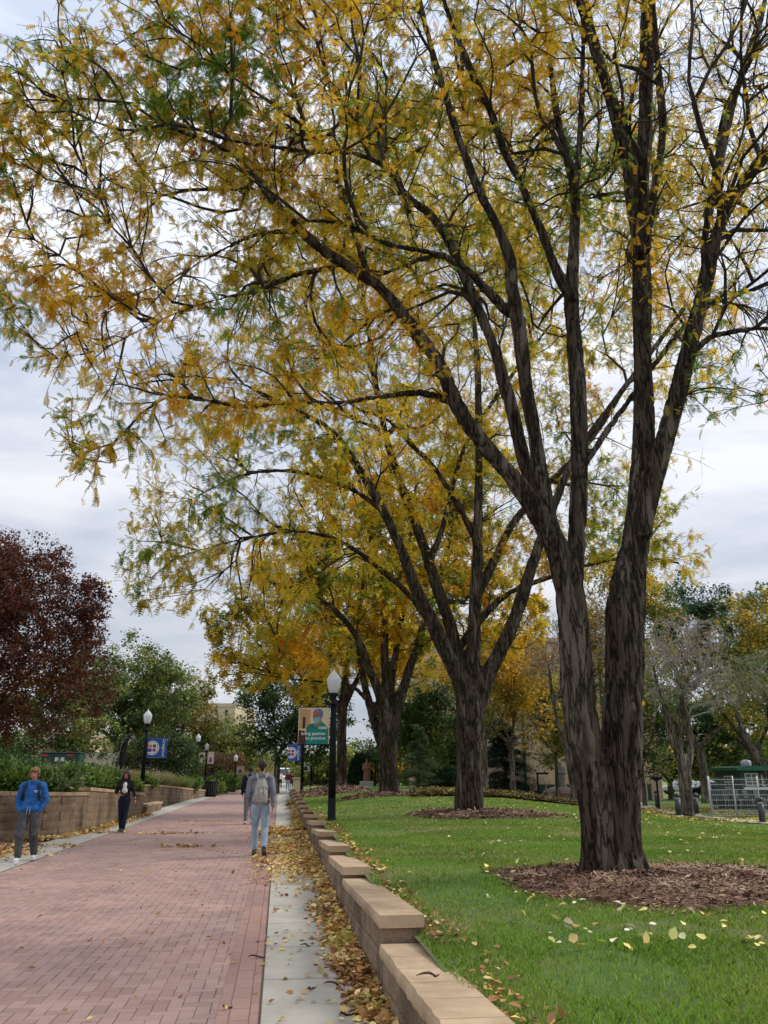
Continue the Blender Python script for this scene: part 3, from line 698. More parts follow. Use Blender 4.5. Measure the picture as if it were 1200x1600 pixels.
# ------------------------------------------------------------------ bollards, bin, cabinet
def bollard(px, py, Y, hh, label):
    p = at(px, py, Y); z0 = float(lawn_z(p[0], p[1])); r = empty('bollard', (p[0], Y, z0), 0, label, 'bollard', 'dark bollards along the footpath')
    MB().lathe([(.23, -.25), (.23, .05), (.19, .07)], 14).build('footing', M['concrete'], r, True)
    MB().lathe([(.135, .07), (.135, hh - .26)], 14).build('post', M['dkgrey'], r, True)
    MB().lathe([(.12, 0), (.12, .10)], 14, (0, 0, hh - .26)).build('light_slot', M['ltgrey'], r, True)
    MB().lathe([(.145, 0), (.145, .12), (.11, .17), (.02, .19)], 14, (0, 0, hh - .16)).build('cap', M['dkgrey'], r, True)
for px, py, lb in ((1028, 1264, 'dark bollard nearest the tan building, beside the post light'), (1061, 1276, 'dark bollard just left of the pale forked tree'),
                   (1089, 1274, 'dark bollard just right of the pale forked tree'), (1192, 1287, 'largest dark bollard, at the right edge before the steel fence')):
    p = hit(px, py); bollard(px, py, p[1], 1.05, lb)
p = flat(328, 1245, .0); bn = empty('litter_bin', (p[0], p[1], 0), 0, 'black slatted litter bin at the end of the curved left wall', 'bin')
mb = MB(); mb.lathe([(.42, 0), (.42, .06), (.47, .1), (.50, .95), (.52, .97), (.52, 1.03), (.46, 1.05)], 18); mb.build('body', M['black'], bn)
mb = MB()
for k in range(18):
    a = 2 * math.pi * k / 18; mb.box(-.03, .03, -.012, .012, .12, .95, Matrix.Rotation(a, 4, 'Z') @ Matrix.Translation((0, -.50, 0)))
mb.build('slats', M['dkgrey'], bn)
mb = MB(); mb.tube([(-.42, 0, 1.04), (-.4, 0, 1.3), (-.2, 0, 1.5), (.2, 0, 1.5), (.4, 0, 1.3), (.42, 0, 1.04)], .035, 8); mb.build('hood', M['black'], bn)

def cabinet():
    Y = 40.; a = at(62, 1203, Y); b = at(121, 1203, Y); t = at(90, 1175, Y); z0 = a[2] - .05; W_ = (b[0] - a[0]); Hh = t[2] - z0
    r = empty('utility_cabinet', ((a[0] + b[0]) / 2, Y, z0), R(8), 'dark green utility cabinet with small stickers behind the left wall planting', 'utility box')
    MB().box(-W_ / 2 - .06, W_ / 2 + .06, -.1, 1.3, -1.2, .0, ch=.02).build('plinth', M['concrete'], r)
    MB().box(-W_ / 2, W_ / 2, 0, 1.2, .001, Hh - .06, ch=.02).build('body', M['utility'], r)
    MB().box(-W_ / 2 - .04, W_ / 2 + .04, -.04, 1.24, Hh - .058, Hh, ch=.015).build('lid', M['utility'], r)
    for x in (-.26, W_ * .25): MB().box(x - .006, x + .006, -.008, -.001, .08, Hh - .1).build('door_seam', M['black'], r)
    for x in (.10 - .24, .10 + .02): MB().box(x - .08, x + .08, -.012, -.001, Hh - .42, Hh - .24).build('sticker', M['white'], r)
    for x in (-W_ / 2 + .17, W_ / 2 - .42): MB().box(x - .14, x + .15, -.014, -.001, Hh - .19, Hh - .10).build('warning_sticker', M['red'], r)
cabinet()

def sculpture():
    Y = 46.; b = at(190, 1210, Y); z0 = H(b[0], Y); base = at(192, 1205, Y)[2]
    r = empty('sculpture', (b[0], Y, z0), 0, 'tall dark curved sculpture on a pedestal behind the left wall', 'sculpture')
    hb = base - z0
    MB().box(-.42, .42, -.42, .42, -.1, hb - .08, ch=.02).build('pedestal', M['block'], r)
    MB().box(-.46, .46, -.46, .46, hb - .08, hb, ch=.015).build('pedestal_slab', M['ltgrey'], r)
    top = at(198, 1147, Y)[2] - z0; L_ = top - hb
    pts = [(-.02, 0, hb), (-.05, 0, hb + L_ * .25), (-.06, 0, hb + L_ * .5), (.0, 0, hb + L_ * .7), (.1, 0, hb + L_ * .86), (.22, 0, hb + L_ * .97), (.27, 0, hb + L_)]
    me = MB().tube(pts, [.17, .19, .18, .17, .14, .10, .05], 12).mesh()
    me2 = evaluated(me, [('SUBSURF', dict(levels=2))])
    link('figure', me2, M['bronze'], r, True)
sculpture()

# ------------------------------------------------------------------ people
def caps(mb, a, ra, b, rb, n=14):
    a = Vector(a); b = Vector(b); d = (b - a); ln = max(d.length, 1e-4); q = d.to_track_quat('Z', 'Y').to_matrix().to_4x4()
    prof = [(max(ra * math.sin(t), 1e-4), -ra * math.cos(t)) for t in (0.05, .5, 1.0, math.pi / 2)] + [(max(rb * math.cos(t), 1e-4), ln + rb * math.sin(t)) for t in (0, .5, 1.0, 1.52)]
    mb.lathe(prof, n, M=Matrix.Translation(a) @ q)
def blob(mb, vox, smooth=4, crease=0.0, seed=0, sc=14):
    me = mb.mesh()
    me = evaluated(me, [('REMESH', dict(mode='VOXEL', voxel_size=vox)), ('SMOOTH', dict(iterations=smooth, factor=.6))])
    if crease > 0:
        n = len(me.vertices); co = np.empty(n * 3, np.float32); no = np.empty(n * 3, np.float32)
        me.vertices.foreach_get('co', co); me.vertices.foreach_get('normal', no); co = co.reshape(-1, 3); no = no.reshape(-1, 3)
        P = co * np.array([1, 1, .55]) + vnoise(co, 7, seed + 4)[:, None] * .03
        d = (vnoise(P, sc, seed, 2)); d = -np.abs(d) * 1.6 + .5
        me.vertices.foreach_set('co', (co + no * (d * crease)[:, None]).ravel()); me.update()
    return me
def lerp(a, b, t): return Vector([a[i] + (b[i] - a[i]) * t for i in range(3)])
def person(loc, rz, H_, J, C, label, cat='person', vox=.010, fem=False, hair='short', extras=(), cat_group=None):
    """J joints for a 1.78 m figure facing +Y; C clothing materials"""
    k = H_ / 1.78
    S = lambda p: (p[0] * k, p[1] * k, p[2] * k)
    r = empty('person', loc, rz, label, cat)
    g = {n: S(p) for n, p in J.items() if len(p) == 3}
    sx = .9 if fem else 1.0
    body = MB()
    hc = Vector(g['head']); tilt = Matrix.Rotation(J.get('_nod', (0,))[0], 4, 'X') @ Matrix.Rotation(J.get('_turn', (0,))[0], 4, 'Z')
    def hp(x, y, z): return hc + tilt @ Vector((x * k, y * k, z * k))
    body.ellip(hc, (.074 * k, .092 * k, .108 * k), 18, 12, tilt)
    body.ellip(hp(0, .018, -.062), (.053 * k, .062 * k, .055 * k), 14, 10, tilt)       # jaw
    caps(body, hp(0, .086, .005), .012 * k, hp(0, .106, -.024), .015 * k, 10)          # nose
    body.ellip(hp(0, .082, -.056), (.025 * k, .012 * k, .009 * k), 10, 6, tilt)        # lips
    for s in (-1, 1): body.ellip(hp(s * .075, -.005, -.01), (.010 * k, .02 * k, .032 * k), 8, 6, tilt)
    caps(body, hp(0, -.02, -.07), .052 * k, g['neck'], .058 * k)
    ch, hipc = g['chest'], g['hips']
    body.ellip(ch, (.155 * k * sx, .10 * k, .17 * k), 18, 12); body.ellip(lerp(ch, hipc, .55), (.13 * k * sx, .092 * k, .16 * k), 16, 10)
    body.ellip(hipc, (.15 * k, .105 * k, .12 * k), 16, 10)
    for s in 'LR':
        sg = -1 if s == 'L' else 1
        caps(body, g['neck'], .05 * k, g['sh' + s], .055 * k); caps(body, g['sh' + s], .052 * k, g['el' + s], .038 * k); caps(body, g['el' + s], .038 * k, g['wr' + s], .026 * k)
        caps(body, g['hip' + s], .085 * k, g['kn' + s], .056 * k); caps(body, g['kn' + s], .054 * k, g['an' + s], .038 * k)
        hd = Vector(g['hd' + s]); wr = Vector(g['wr' + s]); d = (hd - wr).normalized()
        side = Vector(J.get('palm' + s, (0, 1, 0))); side = (side - d * side.dot(d)).normalized()   # across the knuckles, thumb side
        nrm = d.cross(side)
        Q = Matrix((side, nrm, d)).transposed().to_4x4()
        body.ellip(wr + d * .045 * k, (.040 * k, .017 * k, .052 * k), 12, 8, Q)
        curl = J.get('curl', (.5,))[0]; cn = nrm * (1 if nrm.x * sg < 0 else -1)
        for i, (o_, L_) in enumerate(((.030, .070), (.011, .079), (-.009, .074), (-.028, .058))):
            p0 = wr + d * .082 * k + side * o_ * k; p1 = p0 + (d + cn * curl * .35 + side * o_ * 1.5).normalized() * L_ * .5 * k
            p2 = p1 + (d + cn * curl * 1.1).normalized() * L_ * .5 * k
            caps(body, p0, .0095 * k, p1, .0088 * k, 8); caps(body, p1, .0088 * k, p2, .0075 * k, 8)
        t0 = wr + d * .035 * k + side * .032 * k; t1 = t0 + (side * .7 + d * .8 + cn * .2).normalized() * .035 * k; t2 = t1 + (d + side * .1 + cn * .3).normalized() * .03 * k
        caps(body, t0, .012 * k, t1, .0105 * k, 8); caps(body, t1, .0105 * k, t2, .009 * k, 8)
    link('body', blob(body, vox * .85, 2), C['skin'], r, True)
    # trousers
    tr = MB(); fl = C.get('flare', 1.0)
    tr.ellip(hipc, (.168 * k, .125 * k, .13 * k), 18, 12)
    for s in 'LR':
        caps(tr, g['hip' + s], .102 * k, g['kn' + s], .072 * k * fl); caps(tr, g['kn' + s], .072 * k * fl, lerp(g['an' + s], g['kn' + s], .10), .056 * k * fl)
    link('trousers', blob(tr, vox, 3, .010, 3), C['legs'], r, True)
    # top
    tp = MB(); b_ = C.get('bulk', 1.0)
    tp.ellip(ch, (.182 * k * sx * b_, .128 * k * b_, .185 * k), 18, 12); tp.ellip(lerp(ch, hipc, .5), (.165 * k * sx * b_, .122 * k * b_, .16 * k), 18, 12)
    if not fem: tp.ellip(lerp(ch, hipc, .86), (.172 * k * b_, .130 * k * b_, .11 * k), 18, 12)
    caps(tp, lerp(g['neck'], g['head'], -.05), .062 * k, lerp(g['neck'], g['head'], .12), .060 * k)
    for s in 'LR':
        caps(tp, lerp(g['neck'], g['sh' + s], .2), .066 * k, g['sh' + s], .070 * k * b_); caps(tp, g['sh' + s], .070 * k * b_, g['el' + s], .056 * k * b_)
        e_ = lerp(g['el' + s], g['wr' + s], .93 if not fem else .55); caps(tp, g['el' + s], .056 * k * b_, e_, .040 * k * b_)
    link(C.get('topname', 'jacket'), blob(tp, vox, 3, .012, 8), C['top'], r, True)
    # shoes
    for s in 'LR':
        an = Vector(g['an' + s]); td = Vector((0, math.cos(J.get('toe' + s, (0,))[0]), math.sin(J.get('toe' + s, (0,))[0])))
        sh = MB(); heel = an + Vector((0, -.03 * k, -.045 * k)); toe = heel + td * .20 * k + Vector(((-.02 if s == 'L' else .02) * k, 0, -.006 * k))
        caps(sh, heel, .040 * k, lerp(heel, toe, .6), .044 * k); caps(sh, lerp(heel, toe, .6), .044 * k, toe, .032 * k); caps(sh, an + Vector((0, 0, .02 * k)), .046 * k, heel + Vector((0, .03 * k, 0)), .042 * k)
        so = link('shoe', blob(sh, vox * .8, 2), C['shoe'], r, True)
        sl = MB(); up = td.cross(Vector((1, 0, 0))) * -1; up = Vector((0, -td.z, td.y))
        for q in (0, .35, .7, 1.0):
            pass
        Mx = Matrix(((1, 0, 0), tuple(td), tuple(up))).transposed().to_4x4()
        sl.ellip(lerp(heel, toe, .5) - up * .036 * k, (.047 * k, .150 * k, .016 * k), 16, 6, Mx); sl.build('sole', C['sole'], so, True)
    # hair
    hb = MB()
    if hair == 'short':
        hb.ellip(hp(0, -.020, .030), (.084 * k, .094 * k, .096 * k), 18, 12, tilt); hb.ellip(hp(0, .045, .088), (.058 * k, .04 * k, .03 * k), 12, 8, tilt)
        caps(hb, hp(0, -.07, .0), .045 * k, hp(0, -.065, -.055), .04 * k)
    elif hair == 'shaggy':
        hb.ellip(hp(0, -.018, .040), (.094 * k, .098 * k, .094 * k), 18, 12, tilt)
        for x, y, z, rr in ((-.06, .065, .07, .03), (-.02, .085, .078, .03), (.03, .085, .075, .03), (.065, .06, .06, .03), (-.085, .02, .01, .03), (.085, .02, .0, .032), (-.084, .0, -.04, .028), (.086, -.005, -.05, .030), (0, -.075, -.04, .055)):
            hb.ellip(hp(x, y, z), (rr * k,) * 3, 10, 8)
    else:
        hb.ellip(hp(0, -.022, .028), (.090 * k, .098 * k, .098 * k), 18, 12, tilt)
        for sg in (-1, 1):
            caps(hb, hp(sg * .078, .0, .02), .034 * k, hp(sg * .105, -.01, -.10), .042 * k); caps(hb, hp(sg * .105, -.01, -.10), .042 * k, Vector(g['sh' + ('L' if sg < 0 else 'R')]) + Vector((sg * -.03 * k, .04 * k, -.10 * k)), .034 * k)
        caps(hb, hp(0, -.07, 0), .06 * k, Vector(g['neck']) + Vector((0, -.08 * k, -.12 * k)), .07 * k)
    link('hair', blob(hb, vox * .8, 2, .012, 5, 30), C['hair'], r, True)
    # features
    for s in (-1, 1):
        MB().ellip(hp(s * .030, .083, .012), (.013 * k, .008 * k, .007 * k), 10, 6, tilt).build('eye', C['eye'], r, True)
        MB().ellip(hp(s * .031, .086, .031), (.018 * k, .006 * k, .004 * k), 10, 6, tilt).build('eyebrow', C['hair'], r, True)
    MB().ellip(hp(0, .0905, -.056), (.022 * k, .008 * k, .006 * k), 10, 6, tilt).build('mouth', C['lip'], r, True)
    return r, k, g
M['skin'] = noisy('fair_skin', (.42, .20, .14), (.52, .28, .20), 8, .55); M['skin2'] = noisy('olive_skin', (.36, .18, .12), (.46, .25, .17), 8, .55)
M['lip'] = paint('lip', (.25, .06, .05), .5); M['eye'] = paint('eye_dark', (.02, .015, .015), .3)
M['blond'] = noisy('blond_hair', (.12, .065, .025), (.34, .21, .09), 40, .7, .5, 80, (1, 1, .3)); M['darkhair'] = noisy('dark_hair', (.012, .007, .005), (.05, .025, .018), 40, .55, .5, 80, (1, 1, .3))
M['brownhair'] = noisy('auburn_hair', (.018, .008, .006), (.09, .03, .02), 30, .5, .5, 80, (1, 1, .3))
M['bluetop'] = noisy('blue_fleece', (.015, .09, .29), (.03, .16, .44), 14, .9, .4, 60); M['sweat'] = noisy('charcoal_sweatpants', (.045, .045, .048), (.10, .10, .104), 12, .95, .4, 60)
M['jean'] = noisy('light_denim', (.22, .32, .42), (.38, .48, .57), 9, .9, .4, 90, (1, 1, .5)); M['greytop'] = noisy('grey_jacket', (.15, .155, .19), (.26, .27, .31), 7, .9, .4, 70)
M['navytop'] = noisy('navy_jacket', (.008, .010, .022), (.02, .024, .05), 8, .8); M['blackcloth'] = noisy('black_cloth', (.006, .007, .008), (.02, .022, .022), 8, .85)
M['navyjean'] = noisy('navy_trousers', (.006, .008, .022), (.014, .018, .05), 8, .9); M['greyjean'] = noisy('grey_trousers', (.17, .17, .19), (.28, .28, .30), 9, .9)
M['shoewhite'] = paint('white_shoe', (.62, .62, .62), .6); M['shoedark'] = paint('dark_shoe', (.05, .045, .04), .7); M['soledark'] = paint('dark_sole', (.03, .028, .028), .8)
M['maroon'] = noisy('maroon_sweater', (.12, .012, .016), (.22, .03, .035), 9, .9); M['pack'] = noisy('beige_canvas', (.30, .28, .25), (.42, .40, .36), 9, .9, .3, 90); M['packgrey'] = noisy('grey_canvas', (.16, .165, .165), (.27, .28, .28), 9, .9)

def joints(step=.12, swing=.06, arms='down', nod=0.0, lift=0.0):
    J = dict(head=(0, .02, 1.675), neck=(0, -.01, 1.50), chest=(0, 0, 1.29), hips=(0, 0, .96),
             shL=(-.185, 0, 1.435), shR=(.185, 0, 1.435), hipL=(-.088, 0, .90), hipR=(.088, 0, .90),
             knL=(-.10, step * .75, .49), anL=(-.105, step, .092), knR=(.10, -step * .15, .49), anR=(.105, -step, .092 + lift))
    J['toeL'] = (0.0,); J['toeR'] = (-.35 if lift else 0.0,); J['_nod'] = (-nod,)
    for s, g in (('L', -1), ('R', 1)):
        sw = -swing * g * -1
        if arms == 'down':
            J['el' + s] = (g * .238, -.02 - sw * .5, 1.155); J['wr' + s] = (g * .245, .04 - sw * 1.3, .925); J['hd' + s] = (g * .235, .07 - sw * 1.4, .79)
        else:
            J['el' + s] = (g * .275, -.03, 1.16); J['wr' + s] = (g * .185, .045, .94); J['hd' + s] = (g * .13, .03, .86)
    return J
def backpack(loc, rz, k, mat, label, big=1.0, dz=0, pk=None):
    r = empty('backpack', loc, rz, label, 'backpack')
    b = MB(); b.ellip((0, -.185 * k, 1.20 * k), (.125 * k * big, .085 * k, .22 * k), 16, 10); b.ellip((0, -.20 * k, 1.12 * k), (.135 * k * big, .10 * k, .17 * k), 16, 10); b.ellip((0, -.165 * k, 1.36 * k), (.10 * k * big, .06 * k, .10 * k), 14, 8)
    b.box(-.12 * k * big, .12 * k * big, -.24 * k, -.13 * k, .98 * k, 1.30 * k)
    p = link('pack_body', blob(b, .012, 6, .008, 4), mat, r, True)
    b = MB(); b.ellip((0, -.275 * k, 1.11 * k), (.095 * k * big, .035 * k, .12 * k), 14, 8); b.box(-.09 * k, .09 * k, -.30 * k, -.25 * k, 1.01 * k, 1.16 * k)
    link('front_pocket', blob(b, .010, 5, .004, 6), mat, r, True)
    for s in (-1, 1):
        MB().tube([(s * .075 * k, -.15 * k, 1.44 * k), (s * .105 * k, -.06 * k, 1.535 * k), (s * .115 * k, .05 * k, 1.50 * k), (s * .12 * k, .145 * k, 1.36 * k), (s * .135 * k, .135 * k, 1.22 * k), (s * .17 * k, .02 * k, 1.10 * k), (s * .13 * k, -.13 * k, 1.04 * k)], .022 * k, 8).build('strap', pk or mat, r, True)
        MB().tube([(s * .05 * k, -.285 * k, 1.00 * k), (s * .055 * k, -.30 * k, 1.15 * k), (s * .045 * k, -.285 * k, 1.28 * k)], .005, 6).build('zip', M['dkgrey'], r)
    MB().tube([(-.03, -.20 * k, 1.43 * k), (0, -.21 * k, 1.475 * k), (.03, -.20 * k, 1.43 * k)], .008, 6).build('grab_loop', M['dkgrey'], r)
    return r
base = dict(skin=M['skin'], hair=M['darkhair'], eye=M['eye'], lip=M['lip'], sole=M['soledark'], shoe=M['shoedark'])
# man in the grey jacket, walking away
p = flat(404, 1338); J = joints(.10, .10); J['anL'] = (-.09, .20, .10); J['knL'] = (-.095, .14, .50); J['anR'] = (.10, -.20, .15); J['knR'] = (.10, .02, .50); J['toeR'] = (-.55,)
P1, k, g = person((p[0], p[1], 0), PA, 1.84, J, dict(base, top=M['greytop'], legs=M['jean'], flare=.93, bulk=1.06), 'man in grey jacket and light blue jeans walking away down the brick path')
backpack((p[0], p[1], 0), PA, k, M['pack'], 'light beige backpack worn by the man in the grey jacket')
# his companion further on
p = flat(389, 1288); J = joints(.15, .04, lift=.06)
P2, k, g = person((p[0] - .02, p[1], 0), PA, 1.80, J, dict(base, top=M['navytop'], legs=M['greyjean'], shoe=M['shoewhite'], bulk=1.14), 'man in dark jacket and grey trousers walking just ahead of the man in grey')
MB().tube([(-.07, -.03, 1.56), (0, -.09, 1.57), (.07, -.03, 1.56), (.05, .06, 1.55), (-.05, .06, 1.55), (-.07, -.03, 1.56)], .028, 8).build('collar', M['blue'], P2, True)
backpack((p[0] - .02, p[1], 0), PA, k, M['packgrey'], 'small grey backpack on the man in the dark jacket', .9)
# man in blue, walking towards us with his hands in his pockets
p = flat(38, 1346); J = joints(.14, 0, arms='pocket', nod=.10); J['anL'] = (-.13, -.16, .12); J['toeL'] = (0,); J['knL'] = (-.12, .02, .50); J['anR'] = (.10, .14, .092); J['knR'] = (.12, .16, .50)
J['hipL'] = (-.10, 0, .90); J['hipR'] = (.10, 0, .90)
P3, k, g = person((p[0], p[1], 0), math.pi + R(9), 1.69, J, dict(base, hair=M['blond'], top=M['bluetop'], legs=M['sweat'], shoe=M['shoewhite'], sole=M['white'], flare=1.26, bulk=1.14, topname='pullover'),
                  'blond man in blue pullover and grey sweatpants walking with hands in pockets', hair='shaggy')
MB().tube([(0, .155, 1.475), (0, .168, 1.42), (0, .172, 1.36)], .006, 6).build('zip', M['navytop'], P3)
for s in (-1, 1): MB().tube([(s * .02, .165, .985), (s * .026, .18, .90), (s * .03, .175, .85)], .004, 6).build('drawstring', M['ltgrey'], P3)
for dx, dz, a in ((-.115, 1.335, .3), (-.09, 1.345, -.2), (-.07, 1.335, .4), (-.10, 1.315, 0)): MB().box(-.016, .016, .160, .170, -.005, .005, Matrix.Translation((dx, -.008, dz - .065)) @ Matrix.Rotation(a, 4, 'Y')).build('chest_logo', M['white'], P3)
for s in (-1, 1): MB().tube([(s * .09, -.09, 1.40), (s * .115, .0, 1.445), (s * .125, .10, 1.375), (s * .14, .135, 1.25), (s * .165, .09, 1.10)], .024, 8).build('pack_strap', M['navytop'], P3, True)
# woman looking down at her hands
p = flat(190, 1300); J = joints(.05, 0, nod=.5); J['anL'] = (-.05, .06, .092); J['anR'] = (.06, -.10, .092); J['knL'] = (-.075, .06, .49); J['knR'] = (.075, .02, .49)
J['head'] = (0, .055, 1.66)
J['elR'] = (.27, -.05, 1.16); J['wrR'] = (.13, .19, 1.08); J['hdR'] = (.0, .22, 1.08); J['palmR'] = (0, .3, 1)
J['elL'] = (-.26, -.02, 1.15); J['wrL'] = (-.33, .04, .95); J['hdL'] = (-.36, .05, .84); J['curl'] = (.8,)
P4, k, g = person((p[0], p[1], 0), math.pi + PA, 1.66, J, dict(base, skin=M['skin2'], hair=M['brownhair'], top=M['blackcloth'], legs=M['navyjean'], flare=.95, bulk=1.06), 'dark haired woman in black jacket and white top looking down at her hands', fem=True, hair='long')
tp = MB(); tp.ellip((0, .045 * k, 1.33 * k), (.092 * k, .106 * k, .13 * k), 16, 10); tp.ellip((0, .050 * k, 1.22 * k), (.100 * k, .120 * k, .14 * k), 16, 10); link('white_top', blob(tp, .01, 3), M['white'], P4, True)
MB().tube([(-.325 * k, .05 * k, .965 * k), (-.334 * k, .052 * k, .938 * k)], .034 * k, 12).build('watch', M['black'], P4, True)
ph = empty('phone', (p[0], p[1], 0), math.pi + PA, 'small dark phone in the hands of the woman in black', 'phone')
MB().box(-.035, .035, -.006, .006, -.07, .07, Matrix.Translation((.03 * k, .235 * k, 1.10 * k)) @ Matrix.Rotation(R(-50), 4, 'X'), ch=.003).build('case', M['black'], ph)
# far walkers
def far_person(px, py, hh, rz, C, label):
    p = flat(px, py); person((p[0], p[1], 0), rz, hh, joints(.12, .05), dict(base, **C), label, vox=.026)
far_person(449, 1235, 1.74, PA, dict(top=M['maroon'], legs=M['jean']), 'far walker in maroon top and blue jeans near the end of the path')
far_person(437.5, 1232, 1.75, PA + math.pi, dict(top=M['offwhite'], legs=M['blackcloth']), 'far walker in pale top and black trousers coming towards us')
far_person(433.5, 1231.2, 1.72, PA + math.pi, dict(top=M['blackcloth'], legs=M['blackcloth']), 'far walker all in black beside the one in the pale top')
far_person(455.5, 1229.5, 1.8, PA, dict(top=M['navytop'], legs=M['blackcloth']), 'far walker in dark clothes right of the maroon top')

# ------------------------------------------------------------------ trees
class Skel:
    def __init__(s): s.p = []; s.par = []; s.t = []; s.r = []; s.chains = []
    def limb(s, pts, rad, step=.25, attach=None, name='trunk', lev=0):
        """main limb: world points and radii, resampled smoothly"""
        P = np.array(pts, float); Rr = np.array(rad, float)
        d = np.linalg.norm(np.diff(P, axis=0), axis=1); S = np.concatenate([[0], np.cumsum(d)])
        n = max(2, int(S[-1] / step) + 1); q = np.linspace(0, S[-1], n)
        # catmull-rom
        Q = []
        for x in q:
            i = min(np.searchsorted(S, x, 'right') - 1, len(P) - 2); t = (x - S[i]) / max(d[i], 1e-6)
            p0 = P[max(i - 1, 0)]; p1 = P[i]; p2 = P[i + 1]; p3 = P[min(i + 2, len(P) - 1)]
            Q.append(.5 * (2 * p1 + (p2 - p0) * t + (2 * p0 - 5 * p1 + 4 * p2 - p3) * t * t + (3 * p1 - p0 - 3 * p2 + p3) * t ** 3))
        Q = np.array(Q); rr = np.interp(q, S, Rr); idx = []
        for i in range(n):
            t = Q[min(i + 1, n - 1)] - Q[max(i - 1, 0)]; t = t / (np.linalg.norm(t) + 1e-9)
            s.p.append(Q[i]); s.par.append(idx[-1] if idx else (attach if attach is not None else -1)); s.t.append(t); s.r.append(rr[i]); idx.append(len(s.p) - 1)
        s.chains.append((lev, idx)); return idx
    def grow(s, targets, lev, step, batch, droop=0.0, up=.15, wob=.08, rng=None, kmax=10, minr=0.0, rootc=None, base=0):
        rng = rng or np.random.RandomState(5)
        T = np.array(targets); 
        if rootc is None: rootc = s.p[0]
        order = np.argsort(np.linalg.norm(T - rootc, axis=1)); T = T[order]
        for b0 in range(0, len(T), batch):
            kd = kdtree.KDTree(len(s.p) - base)
            for i in range(base, len(s.p)): kd.insert(s.p[i], i)
            kd.balance()
            for t in T[b0:b0 + batch]:
                best = None; bc = 1e9
                for co, i, d in kd.find_n(t, kmax):
                    v = t - s.p[i]; dd = d + 1e-6
                    c = d * (1 + .75 * (1 - float(v @ s.t[i]) / dd)) 
                    if c < bc: bc = c; best = i; bd = dd
                a = s.p[best]; v = t - a
                if bd < step * .5: continue
                c1 = a + s.t[best] * bd * .33 + np.array([0, 0, up * bd * .3]); out = v / bd
                c2 = t - out * bd * .33 + np.array([0, 0, (up + droop) * bd * .25])
                n = max(2, int(bd / step)); par = best; idx = []
                for k in range(1, n + 1):
                    u = k / n; q = a * (1 - u) ** 3 + 3 * c1 * u * (1 - u) ** 2 + 3 * c2 * u * u * (1 - u) + t * u ** 3
                    q = q + rng.randn(3) * wob * min(step, .5) * (1 if k < n else .3)
                    tt = q - s.p[par]; tt = tt / (np.linalg.norm(tt) + 1e-9)
                    s.p.append(q); s.par.append(par); s.t.append(tt); s.r.append(0.0); par = len(s.p) - 1; idx.append(par)
                s.chains.append((lev, [best] + idx))
    def radii(s, tip, expo=.48, cap=.8):
        n = len(s.p); cnt = np.zeros(n); haschild = np.zeros(n, bool)
        for i in range(n):
            if s.par[i] >= 0: haschild[s.par[i]] = True
        for i in range(n - 1, -1, -1):
            if not haschild[i]: cnt[i] += 1
            if s.par[i] >= 0: cnt[s.par[i]] += cnt[i]
        for i in range(n):
            if s.r[i] == 0.0:
                r = tip * cnt[i] ** expo; pr = s.r[s.par[i]] * (cap if s.r[s.par[i]] > .03 else .98)
                s.r[i] = max(min(r, pr), tip * .6)
def tubes(skel, sel, sides):
    """all chains in sel as tapered tubes -> V, F (vectorised by chain length)"""
    P = np.array(skel.p); Rd = np.array(skel.r); groups = {}
    for lev, idx in sel: groups.setdefault(len(idx), []).append(idx)
    VV = []; FF = []; base = 0
    for n, lst in groups.items():
        I = np.array(lst); p = P[I]; r = Rd[I].copy(); r[:, 0] = r[:, 1] if n > 1 else r[:, 0]
        r[:, -1] *= .6
        t = np.empty_like(p); t[:, 1:-1] = p[:, 2:] - p[:, :-2]; t[:, 0] = p[:, 1] - p[:, 0]; t[:, -1] = p[:, -1] - p[:, -2]
        t /= np.linalg.norm(t, axis=2, keepdims=True) + 1e-9
        D = p[:, -1] - p[:, 0]; ref = np.zeros_like(D); ref[np.arange(len(D)), np.argmin(np.abs(D), axis=1)] = 1
        ref = np.repeat(ref[:, None], n, 1); a = ref - t * (ref * t).sum(2, keepdims=True); a /= np.linalg.norm(a, axis=2, keepdims=True) + 1e-9
        b = np.cross(t, a); an = 2 * math.pi * np.arange(sides) / sides
        V = p[:, :, None] + (a[:, :, None] * np.cos(an)[:, None] + b[:, :, None] * np.sin(an)[:, None]) * r[:, :, None, None]
        m = len(lst); V = V.reshape(-1, 3)
        c = np.arange(m)[:, None, None] * n * sides; j = np.arange(n - 1)[None, :, None] * sides; k = np.arange(sides)[None, None]
        k2 = (k + 1) % sides; q0 = c + j + k; q1 = c + j + k2
        Fq = np.stack([q0, q1, q1 + sides, q0 + sides], -1).reshape(-1, 4)
        VV.append(V); FF.append(Fq + base); base += len(V)
    return np.concatenate(VV), np.concatenate(FF)
